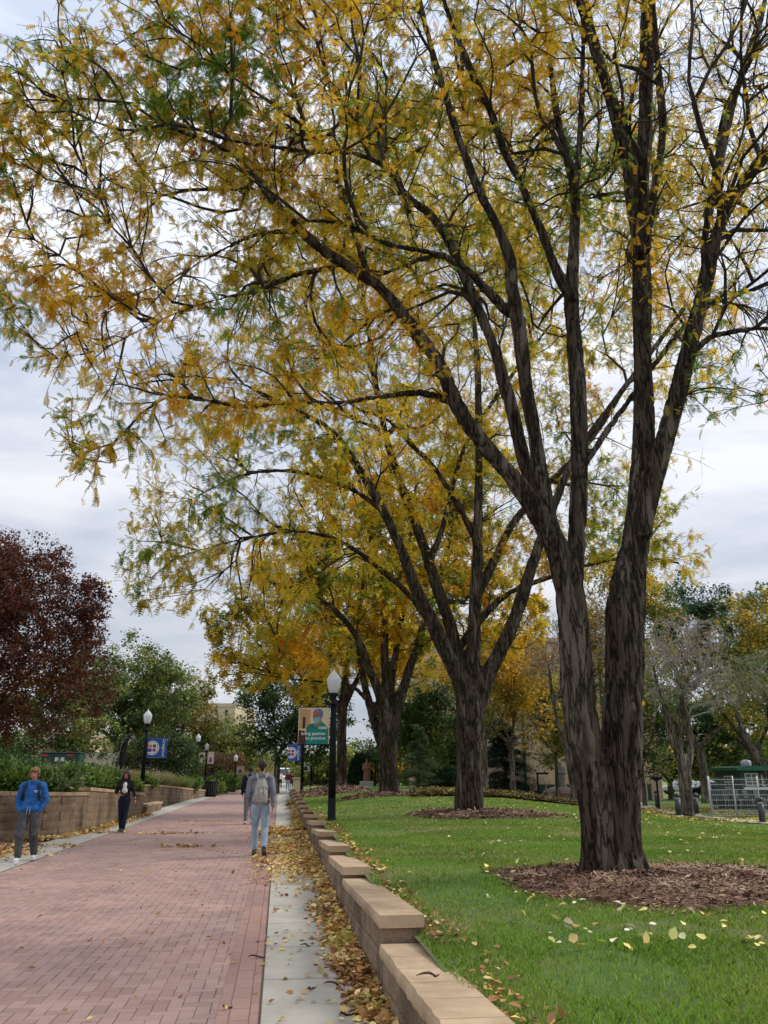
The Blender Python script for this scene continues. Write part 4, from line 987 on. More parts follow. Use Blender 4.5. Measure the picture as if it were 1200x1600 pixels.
def thick_mesh(skel, chains, vox, amp, seed=0, sides=14, smooth=3):
    mb = MB()
    for lev, idx in chains:
        pts = [skel.p[i] for i in idx]; mb.tube(pts, [skel.r[i] for i in idx], sides)
        mb.ellip(pts[-1], (skel.r[idx[-1]] * .98,) * 3, 10, 6); mb.ellip(pts[0], (skel.r[idx[0]] * .98,) * 3, 10, 6)
    me = evaluated(mb.mesh(), [('REMESH', dict(mode='VOXEL', voxel_size=vox)), ('SMOOTH', dict(iterations=smooth, factor=.5))])
    n = len(me.vertices); co = np.empty(n * 3, np.float32); no = np.empty(n * 3, np.float32)
    me.vertices.foreach_get('co', co); me.vertices.foreach_get('normal', no); co = co.reshape(-1, 3).astype(float); no = no.reshape(-1, 3)
    wz = co + vnoise(co, 2.3, seed + 9)[:, None] * .07
    sc_ = .015 / amp
    c1 = 1 - np.exp(-(vnoise(wz * np.array([1, 1, .11]), 9 * sc_ ** .6, seed, 2) / .14) ** 2)
    c2 = 1 - np.exp(-(vnoise(wz * np.array([1, 1, .2]), 19 * sc_ ** .6, seed + 2, 2) / .16) ** 2)
    big = vnoise(co * np.array([1, 1, .7]), 1.5, seed + 3, 2)
    thin = np.clip(1.0 - .06 * (co[:, 2] - 2.0), .45, 1.1)
    d = amp * (1.5 * (c1 - 1) + .7 * (c2 - .6)) * thin + amp * 1.3 * big
    me.vertices.foreach_set('co', (co + no * d[:, None]).astype(np.float32).ravel()); me.update()
    return me

def pinnate(npair, tri, width=.085, ln=.30):
    """one compound leaf of unit length along +x, arching down"""
    V = []; Fs = []
    for i in range(npair):
        t = .16 + .84 * i / (npair - .5); z = -.22 * t * t
        L_ = ln * (1 - .55 * abs(t - .5) ** 1.3 * 1.2)
        for s_ in (-1, 1):
            b = len(V); o = np.array([t, 0, z]); tip = o + np.array([.10, s_ * L_, -.06 - .05 * t]); mid = (o + tip) / 2
            if tri: V += [o + [-width * .5, s_ * .02, 0], o + [width * .7, s_ * .02, 0], tip]; Fs.append((b, b + 1, b + 2))
            else: V += [o, mid + [width * .5, 0, .02], tip, mid - [width * .5, 0, -.02]]; Fs.append((b, b + 1, b + 2, b + 3))
    return np.array(V), np.array(Fs)
def blade(n=1):
    V = np.array([[0, 0, 0], [.5, .30, .06], [1, 0, -.12], [.5, -.30, .06]]); return V, np.array([[0, 1, 2, 3]])
def ovate():
    V = np.array([[0, 0, 0], [.25, .22, .03], [.65, .24, .0], [1, 0, -.14], [.65, -.24, .0], [.25, -.22, .03]]); return V, np.array([[0, 1, 2, 3, 4, 5]])
def scatter(tmpl, pos, dirs, size, colors, roll=None, rng=RS):
    V, Fs = tmpl; n = len(pos); d = dirs / (np.linalg.norm(dirs, axis=1, keepdims=True) + 1e-9)
    ref = np.tile(np.array([0, 0, 1.]), (n, 1)) + rng.randn(n, 3) * .35
    y = np.cross(ref, d); y /= np.linalg.norm(y, axis=1, keepdims=True) + 1e-9; z = np.cross(d, y)
    out = pos[:, None] + (V[None, :, 0:1] * d[:, None] + V[None, :, 1:2] * y[:, None] + V[None, :, 2:3] * z[:, None]) * size[:, None, None]
    k = len(V); Fc = (Fs[None] + (np.arange(n) * k)[:, None, None]).reshape(-1, Fs.shape[1])
    return out.reshape(-1, 3), Fc, np.repeat(colors, k, axis=0)
def ell_pts(cs, n, rng, shell=.0):
    """cs: list (centre, radii, weight) -> points filling the ellipsoids"""
    w_ = np.array([c[2] for c in cs], float); w_ /= w_.sum(); out = []
    for (c, r, _), m in zip(cs, rng.multinomial(n, w_)):
        v = rng.randn(m, 3); v /= np.linalg.norm(v, axis=1, keepdims=True) + 1e-9
        q = rng.rand(m) ** (1 / 3.); q = shell + (1 - shell) * q
        out.append(np.array(c) + v * q[:, None] * np.array(r))
    return np.concatenate(out)
def palette(P, cols, wts, scale, seed, rng, jit=.16):
    """colour per leaf: patches of the given colours"""
    n = len(P); cols = np.array(cols); acc = np.zeros((n, len(cols)))
    for i, w_ in enumerate(wts): acc[:, i] = vnoise(P, scale, seed + 17 * i, 2) * 1.1 + w_ + rng.randn(n) * .22
    c = cols[np.argmax(acc, axis=1)]
    return np.clip(c * (1 + rng.randn(n, 1) * jit) * (1 + rng.randn(n, 3) * .05), .003, .95)
GOLD, OLIVE, GREEN, ORANGE, BROWN = (.94, .58, .04), (.62, .51, .05), (.18, .31, .04), (.90, .45, .04), (.48, .27, .05)

def locust(root_xyz, limbs, blobs, label, nA, nB, nC, fronds, fsize, cols, wts, lod, vox=.035, amp=.012, seed=1, thick=.05, tmpl=None, density=None, tip=.0038, group=None, droop=.5):
    rng = np.random.RandomState(seed); s = Skel()
    r = empty('honey_locust_tree', root_xyz, 0, label, 'tree', group or 'honey locust trees along the lawn')
    o = Vector(root_xyz)
    for pts, rad in limbs: s.limb(pts, rad, .25 if lod == 0 else .5)
    nmain = len(s.p)
    s.grow(ell_pts(blobs, nA, rng, .35), 1, .35 if lod == 0 else .6, max(30, nA // 6), droop=.1, up=.28, wob=.09, rng=rng)
    nmA = len(s.p)
    TB = ell_pts(blobs, nB, rng, .25)
    s.grow(TB, 2, .22 if lod == 0 else .45, max(100, nB // 8), droop=.2, up=.2, wob=.11, rng=rng)
    TC = ell_pts(blobs, nC, rng, .2)
    if density is not None: TC = TC[density(TC, rng)]
    i0 = len(s.p)
    s.grow(TC, 3, .14 if lod == 0 else .3, max(400, nC // 8), droop=droop, up=.05, wob=.22, rng=rng, kmax=8)
    s.radii(tip, .50)
    # meshes
    th = [c for c in s.chains if c[0] == 0]
    link('trunk', thick_mesh(s, th, vox, amp, seed), M['bark'], r, True).matrix_parent_inverse = Matrix.Translation(-o)
    a = [c for c in s.chains if c[0] == 1]; b = [c for c in s.chains if c[0] == 2]; c_ = [c for c in s.chains if c[0] == 3]
    V, Fq = tubes(s, a, 6 if lod == 0 else 4); V2, F2 = tubes(s, b, 4 if lod == 0 else 3); 
    me = np_mesh('branches', np.concatenate([V, V2]), np.concatenate([Fq, F2 + len(V)]) if Fq.shape[1] == F2.shape[1] else Fq)
    link('branches', me, M['twig'], r, True).matrix_parent_inverse = Matrix.Translation(-o)
    V, Fq = tubes(s, c_, 3); link('twigs', np_mesh('twigs', V, Fq), M['twig'], r).matrix_parent_inverse = Matrix.Translation(-o)
    # foliage: compound leaves along the twigs, hanging in loose tufts
    P = np.array(s.p); T = np.array(s.t); par = np.array(s.par)
    ids = np.arange(nmA, len(P)); wgt = np.where(ids >= i0, 1.0, .22)
    clump = vnoise(P[ids], .9 if lod == 0 else .7, seed + 40, 2); wgt = wgt * np.clip(.60 + clump * 1.5, .04, 1.6)
    if density is not None: wgt = wgt * density(P[ids], rng, True)
    pick = ids[rng.choice(len(ids), fronds, p=wgt / wgt.sum())]; f = rng.rand(fronds, 1)
    pos = P[pick] * (1 - f) + P[par[pick]] * f
    d = T[pick] * .55 + rng.randn(fronds, 3) * .55; d[:, 2] -= .38
    size = fsize * (.6 + .7 * rng.rand(fronds))
    C_ = palette(pos, cols, wts, .55 if lod == 0 else .45, seed, rng)
    V, Fc, CC = scatter(tmpl, pos, d, size, C_, rng=rng)
    link('crown', np_mesh('crown', V, Fc, CC), M['leaf'], r).matrix_parent_inverse = Matrix.Translation(-o)
    return r, s
def PL(Y, pts, dY=0.0, k=.87):
    """photo outline of a limb: (column, row, half width px), drifting dY in depth towards its tip"""
    out = []; rad = []
    for i, (px, py, hw) in enumerate(pts):
        y = Y + dY * (i / max(1, len(pts) - 1)) ** 1.2; p = at(px, py, y); out.append(p); rad.append(hw * k * (y / ray(px, py)[1]) / F)
    return out, rad
def B(px, py, Y, r, w_=1.0, sq=(1, 1, 1)):
    return (at(px, py, Y), (r * sq[0], r * sq[1], r * sq[2]), w_ * r ** 2.4)

# ---- the nearest tree
Y1 = 10.75
t1z = float(lawn_z(2.9, Y1))
limbs1 = [
 PL(Y1, [(936, 1396, 46), (935, 1366, 37), (934, 1320, 31), (930, 1240, 33), (912, 1150, 32), (900, 1050, 30), (895, 960, 27), (885, 900, 25), (872, 862, 23), (840, 800, 19), (800, 745, 17), (760, 700, 15), (715, 635, 14), (690, 575, 13), (650, 520, 12), (600, 455, 11), (560, 425, 10.5), (520, 402, 9.5), (480, 370, 9), (450, 340, 8.5), (420, 305, 7.5), (403, 280, 6), (365, 243, 5), (330, 222, 4), (280, 205, 3)], -1.4),
 PL(Y1, [(890, 960, 22), (897, 880, 18), (902, 820, 16), (905, 740, 16), (905, 650, 16), (900, 560, 14), (893, 470, 13), (897, 380, 10), (898, 300, 9), (889, 255, 8), (872, 190, 6), (860, 100, 5), (850, 10, 5), (842, -90, 3)], .8),
 PL(Y1 + .2, [(893, 465, 11), (870, 425, 9), (850, 370, 8.5), (815, 290, 8), (790, 240, 7.5), (765, 170, 6.5), (740, 120, 6), (715, 60, 5), (690, -10, 4), (660, -90, 3)], -.6),
 PL(Y1 + .1, [(898, 300, 7), (906, 220, 6), (910, 120, 5), (912, 20, 4), (915, -80, 3)], .6),
 PL(Y1 - .1, [(868, 860, 18), (852, 780, 15), (838, 700, 14), (828, 640, 14), (820, 590, 13), (812, 520, 12), (800, 450, 11.5), (797, 405, 10), (775, 350, 8.5), (745, 290, 8), (715, 210, 7.5), (692, 135, 7), (675, 80, 6), (660, 20, 5), (640, -60, 3)], -.9),
 PL(Y1 - .15, [(800, 490, 10), (770, 465, 9), (740, 430, 8), (700, 403, 7), (650, 390, 6), (600, 380, 5), (540, 350, 4), (480, 345, 3)], -1.2),
 PL(Y1, [(862, 850, 16), (840, 780, 14), (818, 715, 13), (800, 640, 13), (785, 590, 12), (770, 540, 11), (755, 500, 10), (738, 465, 9), (722, 425, 8), (700, 375, 7), (672, 335, 7), (640, 310, 6), (610, 270, 5.5), (575, 215, 5), (530, 150, 4), (490, 90, 3)], 1.6),
 PL(Y1, [(980, 1396, 62), (978, 1370, 50), (971, 1325, 38), (968, 1230, 37), (972, 1150, 37), (974, 1080, 34), (976, 1010, 34), (977, 950, 35), (984, 895, 29), (995, 830, 25), (1003, 760, 22), (1006, 680, 20), (1005, 600, 18), (1003, 520, 17), (1003, 440, 16), (1000, 375, 16), (990, 310, 15), (983, 255, 14), (968, 200, 12.5), (950, 140, 11), (928, 70, 10), (910, 0, 9), (890, -90, 7)], .4),
 PL(Y1 + .1, [(997, 400, 14), (1003, 320, 12), (1007, 240, 11), (1009, 150, 12), (1011, 60, 13), (1012, 0, 13), (1014, -100, 11)], -.3),
 PL(Y1 - .1, [(1008, 390, 10), (1016, 330, 9), (1028, 265, 7), (1036, 200, 7), (1030, 120, 6), (1024, 50, 5), (1020, -60, 4)], -.5),
 PL(Y1, [(1003, 830, 20), (1018, 760, 18), (1035, 700, 17), (1052, 640, 16.5), (1068, 580, 16.5), (1082, 520, 15), (1100, 455, 13), (1112, 395, 13), (1130, 340, 11), (1160, 290, 10), (1200, 240, 10), (1260, 180, 8), (1320, 100, 6), (1370, 20, 4)], -.7),
 PL(Y1 - .3, [(1108, 420, 11), (1100, 380, 8), (1114, 300, 8), (1128, 230, 8), (1148, 150, 7), (1178, 60, 6), (1198, -10, 5), (1220, -100, 3)], .8),
 PL(Y1 - .3, [(1072, 570, 9), (1095, 535, 6.5), (1120, 523, 5.5), (1160, 516, 6), (1205, 512, 5), (1270, 530, 4), (1340, 570, 3)], -.8),
 PL(Y1, [(906, 740, 8), (930, 700, 7), (965, 650, 6), (1030, 560, 5), (1090, 490, 4.5), (1150, 462, 4), (1210, 440, 3), (1280, 400, 2.5)], 1.2),
 PL(Y1 - .25, [(728, 655, 8), (712, 632, 7), (690, 622, 6.5), (655, 613, 6), (620, 617, 6), (575, 622, 5.5), (530, 630, 5.5), (480, 628, 5.2), (430, 632, 5), (380, 635, 5), (320, 625, 4.5), (268, 619, 4), (228, 640, 3), (190, 680, 2.2), (155, 712, 1.6)], -1.3),
 PL(Y1 - .7, [(575, 432, 7), (560, 385, 5.5), (545, 340, 5), (530, 290, 4.5), (523, 240, 4), (521, 180, 3.4), (512, 120, 3), (500, 50, 2.4)], -.3),
 PL(Y1 - .8, [(640, 330, 5), (610, 268, 5), (565, 243, 4.6), (520, 238, 4.5), (470, 236, 4.3), (420, 228, 4), (370, 222, 3.4), (300, 200, 2.6)], -.8),
 PL(Y1 - .9, [(515, 238, 4.5), (470, 195, 4), (430, 165, 4), (375, 128, 3.6), (320, 92, 3.2), (270, 50, 2.8), (230, 5, 2.2)], -.5),
 PL(Y1 - .9, [(470, 362, 5), (430, 362, 4), (390, 370, 3.6), (330, 400, 3.2), (260, 440, 2.8), (190, 470, 2), (120, 520, 1.5)], -.9),
 PL(Y1 - 1.0, [(520, 418, 5), (460, 430, 4), (400, 455, 3.5), (330, 470, 3), (250, 500, 2.6), (160, 545, 2), (90, 560, 1.4)], .5),
]
blobs1 = [B(130, 200, 9.6, 1.5, 1.3), B(60, 130, 9.6, .8), B(60, 220, 9.6, .9), B(330, 130, 9.6, 1.7), B(180, 40, 9.8, 1.0), B(100, 400, 10, 1.15, .8), B(70, 500, 10, .85, 1.2), B(300, 330, 10, 1.8), B(200, 520, 9.8, 1.15, 1.1), B(330, 560, 9.6, 1.1), B(170, 640, 9.4, .75, 1.1), B(135, 735, 9.4, .38, .9), B(110, 700, 9.4, .35), B(230, 700, 9.5, .45, .8),
          B(480, 150, 10, 2.0), B(520, 420, 11, 1.7), B(470, 560, 10, 1.0, .7), B(680, 60, 11, 2.2), B(690, 330, 12, 2.2, .8), B(640, 560, 10.5, 1.0, .7), B(880, 100, 11.5, 2.2, 1.1), B(850, 350, 12.5, 2.2, .5), B(1000, 120, 10.8, 2.5, 1.1), B(1160, 180, 10.5, 2.3, 1.1), B(1150, 400, 10.4, 1.7, 1.1), B(1170, 540, 10.4, 1.1, .9), B(1100, 610, 10.6, .8, .7),
          B(1330, 250, 10.5, 2.6, .5), B(1330, 500, 10.5, 1.8, .5), B(600, -220, 11, 3, .5), B(950, -260, 11, 3, .5), B(330, -130, 9.8, 1.9, .6), B(560, 280, 14.5, 2.3, .7), B(850, 180, 15, 2.6, .6), B(1100, 260, 14.5, 2.4, .6), B(560, 100, 8.0, 1.4, .3), B(60, 320, 9.9, .8, .8)]
def dens1(P, rng, w=False):
    d = np.clip(1.15 - .13 * np.clip(P[:, 0] + 2.0, 0, 20) , .20, 1.2)
    if w: return d
    return rng.rand(len(P)) < 1.0
import time; _t = time.time()
locust((2.95, Y1, t1z), limbs1, blobs1, 'largest honey locust nearest the camera with two fused dark stems rising from a mulch ring', 300, 3000, 22000, 74000, .118,
       [GOLD, OLIVE, GREEN, ORANGE, BROWN], [.46, .38, .26, .00, -.06], 0, vox=.019, amp=.017, seed=21, tmpl=pinnate(5, True, .15, .30), density=dens1)
print('tree1', time.time() - _t); _t = time.time()

# ---- second tree
Y2 = 23.6
limbs2 = [
 PL(Y2, [(733, 1292, 36), (733, 1268, 28), (733, 1200, 24), (735, 1140, 26), (733, 1100, 25), (724, 1070, 18), (708, 1040, 15), (688, 1000, 14), (672, 965, 13), (650, 920, 11), (625, 855, 9), (600, 800, 8.5), (572, 752, 8), (540, 700, 7), (508, 665, 6), (470, 645, 5), (430, 625, 4), (380, 600, 3)], -2.0),
 PL(Y2, [(728, 1100, 18), (722, 1050, 13), (712, 1010, 12), (698, 960, 11), (682, 915, 10), (668, 870, 9.5), (648, 815, 8.5), (628, 760, 7.5), (605, 690, 7), (590, 620, 6), (580, 550, 5), (570, 480, 4), (560, 410, 3)], .6),
 PL(Y2, [(738, 1100, 20), (739, 1050, 14), (740, 1000, 13), (743, 940, 12), (746, 880, 11), (747, 820, 9), (748, 740, 7.5), (748, 640, 7), (745, 560, 6), (738, 480, 5), (720, 400, 4)], -.5),
 PL(Y2 - .1, [(747, 850, 8), (728, 812, 6), (702, 768, 5), (680, 732, 5), (640, 692, 5), (605, 655, 4), (560, 640, 3)], -1.2),
 PL(Y2, [(744, 930, 10), (758, 905, 9.5), (776, 868, 8), (800, 820, 7), (842, 770, 6), (885, 728, 5), (930, 680, 4), (980, 600, 3.5)], 1.0),
 PL(Y2, [(744, 1110, 18), (756, 1070, 15), (775, 1030, 14), (795, 990, 13), (812, 945, 12), (826, 900, 11), (840, 858, 10), (862, 800, 8), (895, 720, 7), (950, 640, 6), (1010, 560, 5), (1070, 480, 4)], -.8),
 PL(Y2 + .3, [(712, 1020, 9), (745, 975, 7), (790, 930, 6), (850, 905, 5), (930, 880, 4), (1000, 870, 3.2), (1060, 880, 2.4)], 1.5),
 PL(Y2 + .3, [(680, 985, 8), (640, 930, 6), (600, 895, 5), (540, 850, 4.5), (470, 830, 4), (390, 840, 3), (310, 860, 2.2)], -1.2),
 PL(Y2 + .2, [(668, 885, 7), (690, 830, 6), (705, 770, 5), (730, 690, 4.5), (790, 600, 4), (850, 520, 3)], 1.8),
 PL(Y2 - .5, [(600, 800, 6), (560, 770, 5), (500, 745, 4.5), (440, 735, 4), (370, 745, 3), (300, 780, 2.2)], -.8),
]
blobs2 = [B(270, 830, 22.3, 1.5, 1.2), B(235, 900, 22, 1.1, 1.1), B(290, 750, 22, 1.6), B(400, 850, 22, 2.0), B(420, 720, 22.6, 2.3), B(330, 920, 21.8, 1.2), B(430, 920, 22, 1.3, .7), B(540, 790, 23, 2.2), B(560, 600, 24, 2.8), B(650, 720, 24.5, 2.6), B(800, 650, 25, 2.8), B(940, 700, 25, 2.1), B(980, 820, 24.5, 1.6), B(890, 830, 25, 1.7), B(790, 860, 25, 2.0, .8),
          B(1060, 870, 24.5, 1.05, .8), B(1050, 740, 24.5, 1.3, .35), B(720, 430, 25.5, 3.3, .9), B(900, 450, 25.5, 3.2, .9), B(1060, 520, 25, 2.4, .7), B(480, 470, 24, 2.6), B(370, 600, 23.5, 2.2), B(660, 900, 25, 1.8, .6), B(800, 300, 26, 3.2, .7), B(1000, 300, 26, 3, .7), B(600, 300, 26, 3.0, .7), B(720, 600, 29, 3, .8), B(560, 640, 19.5, 1.6, .5)]
locust(tuple(at(733, 1279, Y2)), limbs2, blobs2, 'second honey locust with one straight trunk dividing into five limbs above its mulch ring', 200, 2000, 12000, 56000, .20,
       [(.88, .62, .05), (.60, .50, .05), GREEN, ORANGE], [.48, .38, .20, .0], 1, vox=.05, amp=.016, seed=5, tmpl=pinnate(4, True, .18, .32), tip=.004)
print('tree2', time.time() - _t); _t = time.time()
# ---- third tree
Y3 = 36.0
limbs3 = [
 PL(Y3, [(607, 1256, 20), (607, 1235, 18.5), (607, 1180, 17), (606, 1140, 19), (602, 1110, 12), (590, 1075, 9), (576, 1045, 8), (560, 1000, 7), (532, 962, 6), (492, 932, 5), (445, 915, 4), (400, 905, 3)], -1.5),
 PL(Y3, [(606, 1140, 13), (604, 1080, 9), (601, 1020, 8), (600, 960, 7), (594, 900, 5.5), (575, 820, 4), (560, 740, 3)], .5),
 PL(Y3, [(608, 1150, 15), (622, 1100, 10), (640, 1045, 8.5), (655, 1000, 7.5), (667, 960, 6.5), (690, 890, 5), (715, 800, 4)], -.6),
 PL(Y3, [(606, 1130, 9), (612, 1060, 7), (624, 990, 6), (632, 930, 5), (640, 850, 4), (650, 760, 3)], 1.5),
 PL(Y3 - .3, [(600, 1120, 8), (570, 1090, 5), (545, 1070, 4), (500, 1065, 3.2), (440, 1060, 2.4)], -1.0),
 PL(Y3 + .2, [(600, 1170, 12), (580, 1110, 7.5), (566, 1050, 6.5), (560, 980, 5), (570, 900, 4)], 1.6),
]
blobs3 = [B(390, 1000, 34.5, 1.7, 1.2), B(360, 1040, 34.5, 1.0), B(360, 960, 34.5, 1.3), B(450, 950, 34.5, 2.1), B(560, 900, 36, 3.0), B(640, 940, 37, 2.6), B(480, 1050, 34, 1.4, .8), B(700, 850, 37.5, 3.0), B(520, 790, 36, 2.6), B(780, 950, 38, 2.4), B(600, 1010, 38, 2.0, .6), B(660, 1040, 37, 1.2, .7), B(450, 870, 36, 2.0), B(640, 780, 38, 3.0), B(760, 780, 38, 3)]
locust(tuple(at(607, 1244, Y3)), limbs3, blobs3, 'third honey locust whose short thick trunk stands in a mulch ring behind the nearest lamp', 130, 1100, 3600, 36000, .30,
       [GOLD, OLIVE, GREEN, ORANGE, (.26, .26, .045)], [.34, .36, .10, .0, .22], 1, vox=.07, amp=.02, seed=8, tmpl=pinnate(3, True, .24, .34), tip=.006)
Y4 = 52.
limbs4 = [
 PL(Y4, [(534, 1236, 12), (534, 1215, 9.5), (534, 1150, 8.5), (537, 1095, 8.5), (541, 1050, 6.5), (548, 1000, 5), (560, 940, 4), (570, 880, 3)], 0.5),
 PL(Y4, [(535, 1120, 7), (520, 1090, 5), (500, 1060, 4), (480, 1035, 3.4), (450, 1010, 2.4)], -1),
 PL(Y4, [(536, 1110, 6), (556, 1065, 5), (580, 1030, 4), (610, 990, 3)], 1),
]
blobs4 = [B(430, 1010, 50, 2.2), B(500, 980, 50, 3.2), B(560, 960, 52, 3.6), B(620, 1020, 53, 2.8), B(400, 1050, 49, 1.0), B(530, 1040, 54, 2.0, .6)]
locust(tuple(at(534, 1224, Y4)), limbs4, blobs4, 'slender grey trunked honey locust just right of the nearest lamp, behind the mulch slope', 70, 500, 1500, 12000, .45,
       [GOLD, OLIVE, GREEN, (.26, .26, .045)], [.26, .34, .16, .2], 1, vox=.09, amp=.02, seed=9, tmpl=pinnate(3, True, .2, .32), tip=.008)
print('tree34', time.time() - _t); _t = time.time()

# ---- general background trees
def forked(base, h_fork, spread, top, rng, r0, nl=4, lean=0):
    """trunk and nl limbs towards points at height top"""
    b = np.array(base, float); out = []; f = b + np.array([lean * .3, 0, h_fork])
    out.append(([b - [0, 0, .2], b + [0, 0, .15], (b + f) / 2, f], [r0 * 1.35, r0 * 1.08, r0, r0 * .92]))
    for i in range(nl):
        a = 2 * math.pi * (i + rng.rand() * .6) / nl; e_ = b + np.array([math.cos(a) * spread + lean, math.sin(a) * spread, top * (.75 + .25 * rng.rand())])
        m = (f + e_) / 2 + np.array([math.cos(a), math.sin(a), 0]) * spread * .18
        out.append(([f - [0, 0, .3 * r0], f * .75 + m * .25 + [0, 0, .1], m, e_], [r0 * .62, r0 * .52, r0 * .36, r0 * .12]))
    return out
def leafy(name, base, limbs, blobs, label, cols, wts, n, size, seed, nA=70, nB=500, mat='leafdull', bark='bark2', tmpl=None, clump=.8, cs=.8, twigs=0, group=None, vox=None, cscale=.5, shell=.45, up=.2, cat='tree', crown=True, tip=.006, twigmat='twig', crownname='crown'):
    rng = np.random.RandomState(seed); s = Skel(); o = Vector([float(c) for c in base])
    r = empty(name, o, 0, label, cat, group)
    for pts, rad in limbs: s.limb(pts, rad, .4)
    s.grow(ell_pts(blobs, nA, rng, .3), 1, .6, max(20, nA // 5), up=up, wob=.15, rng=rng)
    s.grow(ell_pts(blobs, nB, rng, .3), 2, .4, max(60, nB // 6), up=.1, wob=.15, rng=rng)
    if twigs: s.grow(ell_pts(blobs, twigs, rng, .2), 2, .3, max(100, twigs // 6), up=.1, wob=.2, rng=rng)
    s.radii(tip, .48)
    th = [c for c in s.chains if c[0] == 0]; mx_ = max(max(l_[1]) for l_ in limbs)
    link('trunk', thick_mesh(s, th, vox or max(.05, mx_ * .28), mx_ * .06, seed, 10), M[bark], r, True).matrix_parent_inverse = Matrix.Translation(-o)
    V, Fq = tubes(s, [c for c in s.chains if c[0] > 0], 4 if not twigs else 3)
    link('branches', np_mesh('branches', V, Fq), M[twigmat], r, True).matrix_parent_inverse = Matrix.Translation(-o)
    if crown:
        # leaves in uneven clumps around twig ends plus loose ones
        P = np.array(s.p); ids = np.array([c[1][-1] for c in s.chains if c[0] == 2]); cl = vnoise(P[ids], cs, seed + 5, 2)
        wg = np.clip(.55 + 1.6 * cl, .02, 2); pk = ids[rng.choice(len(ids), n, p=wg / wg.sum())]
        pos = P[pk] + rng.randn(n, 3) * clump * np.array([.5, .5, .38])
        d = rng.randn(n, 3); d[:, 2] = d[:, 2] * .5 - .35
        V, Fc, CC = scatter(tmpl or blade(), pos, d, size * (.6 + .8 * rng.rand(n)), palette(pos, cols, wts, cscale, seed, rng), rng=rng)
        link(crownname, np_mesh('crown', V, Fc, CC), M[mat], r).matrix_parent_inverse = Matrix.Translation(-o)
    return r
DG, MG, YG, OG = (.06, .11, .032), (.12, .18, .045), (.27, .29, .065), (.42, .31, .08)
rn = np.random.RandomState(3)
# dark red tree on the left
b = np.array([-12.2, 25.5, 0.]); b[2] = H(b[0], b[1])
leafy('purple_leaf_tree', b, forked(b, 1.6, 2.2, 6.6, rn, .16, 6), [B(20, 990, 25, 2.7, 1.2), B(95, 960, 24.5, 1.5), B(30, 890, 25, 1.4), B(130, 1040, 24.5, .95), B(100, 1080, 24.5, 1.4), B(-60, 920, 25.5, 2.2), B(-80, 1050, 25, 2.4), B(20, 1085, 24.5, 1.5), B(60, 870, 25, .9), B(140, 930, 24.5, .6), B(10, 980, 28, 2.2, .6)],
      'dark purple red leaved tree over the wall at the left edge', [(.15, .052, .036), (.21, .080, .05), (.10, .038, .03), (.28, .16, .06)], [.4, .25, .15, -.05], 84000, .095, 31, 130, 1300, tmpl=ovate(), clump=.22, cs=.9, twigs=2200, vox=.05, shell=.2, tip=.003, cscale=.8)
print('red', time.time() - _t); _t = time.time()
GT = 'leafy trees behind the left planting'
def tree_at(px, py, Y, name, blobs, label, cols, wts, n, size, seed, hf=2.5, sp=2.5, top=7, r0=.2, nl=4, **kw):
    p = at(px, py, Y); p[2] = H(p[0], p[1]); rr = np.random.RandomState(seed)
    return leafy(name, p, forked(p, hf, sp, top, rr, r0, nl), blobs, label, cols, wts, n, size, seed, **kw)
tree_at(112, 1196, 44, 'leafy_tree', [B(100, 1120, 44, 1.9), B(60, 1130, 44, 1.7), B(140, 1130, 43, 1.5), B(150, 1090, 45, 1.7), B(20, 1140, 45, 1.8), B(170, 1150, 43, .9)], 'green tree with bare grey trunk standing behind the utility cabinet', [DG, MG, YG], [.2, .4, .1], 14000, .17, 41, 2.2, 2, 5, .13, group=GT, clump=.4)
tree_at(180, 1200, 60, 'leafy_tree', [B(190, 1060, 60, 3.6), B(170, 1110, 60, 2.6), B(230, 1070, 60, 3.0), B(215, 1120, 59, 2.4), B(255, 1090, 60, 2.4), B(140, 1080, 60, 2.6)], 'tall pale green tree beside the dark red one, behind the sculpture', [DG, MG, YG, (.13, .17, .07)], [.1, .35, .15, .3], 20000, .24, 42, 3, 4, 9, .3, group=GT, clump=.55)
tree_at(262, 1215, 72, 'leafy_tree', [B(270, 1085, 72, 2.9), B(300, 1090, 72, 1.8), B(262, 1140, 70, 3.0), B(240, 1110, 71, 2.6), B(300, 1130, 72, 2.2), B(285, 1170, 71, 2.3)], 'big round olive and rust coloured tree left of the far tan building', [DG, MG, YG, OG], [.05, .3, .28, .22], 20000, .27, 43, 3, 3.5, 8, .3, group=GT, clump=.6)
tree_at(230, 1215, 56, 'leafy_tree', [B(232, 1190, 56, 1.5), B(262, 1185, 57, 1.7), B(285, 1190, 58, 1.4), B(205, 1180, 56, 1.2), B(250, 1165, 57, 1.4)], 'low dark olive tree behind the blue crest banner', [DG, (.09, .10, .04)], [.3, .3], 10000, .17, 44, .8, 1.4, 2.6, .12, group=GT, clump=.4)
tree_at(355, 1215, 105, 'leafy_tree', [B(355, 1160, 105, 3.6), B(330, 1165, 105, 2.6), B(385, 1165, 105, 2.6), B(355, 1190, 104, 3.0), B(400, 1190, 105, 2.4)], 'round yellow green tree in front of the far tan building', [MG, YG, (.22, .22, .06)], [.1, .4, .3], 12000, .36, 45, 2, 3, 6, .25, group=GT, clump=.8)
tree_at(345, 1220, 88, 'leafy_tree', [B(340, 1205, 88, 1.8), B(360, 1198, 88, 1.5), B(330, 1195, 88, 1.2)], 'small rust red shrubby tree above the litter bin', [(.20, .07, .04), (.13, .08, .04), MG], [.35, .2, .0], 7000, .2, 46, .6, 1.2, 2.2, .08, group=GT, clump=.4)
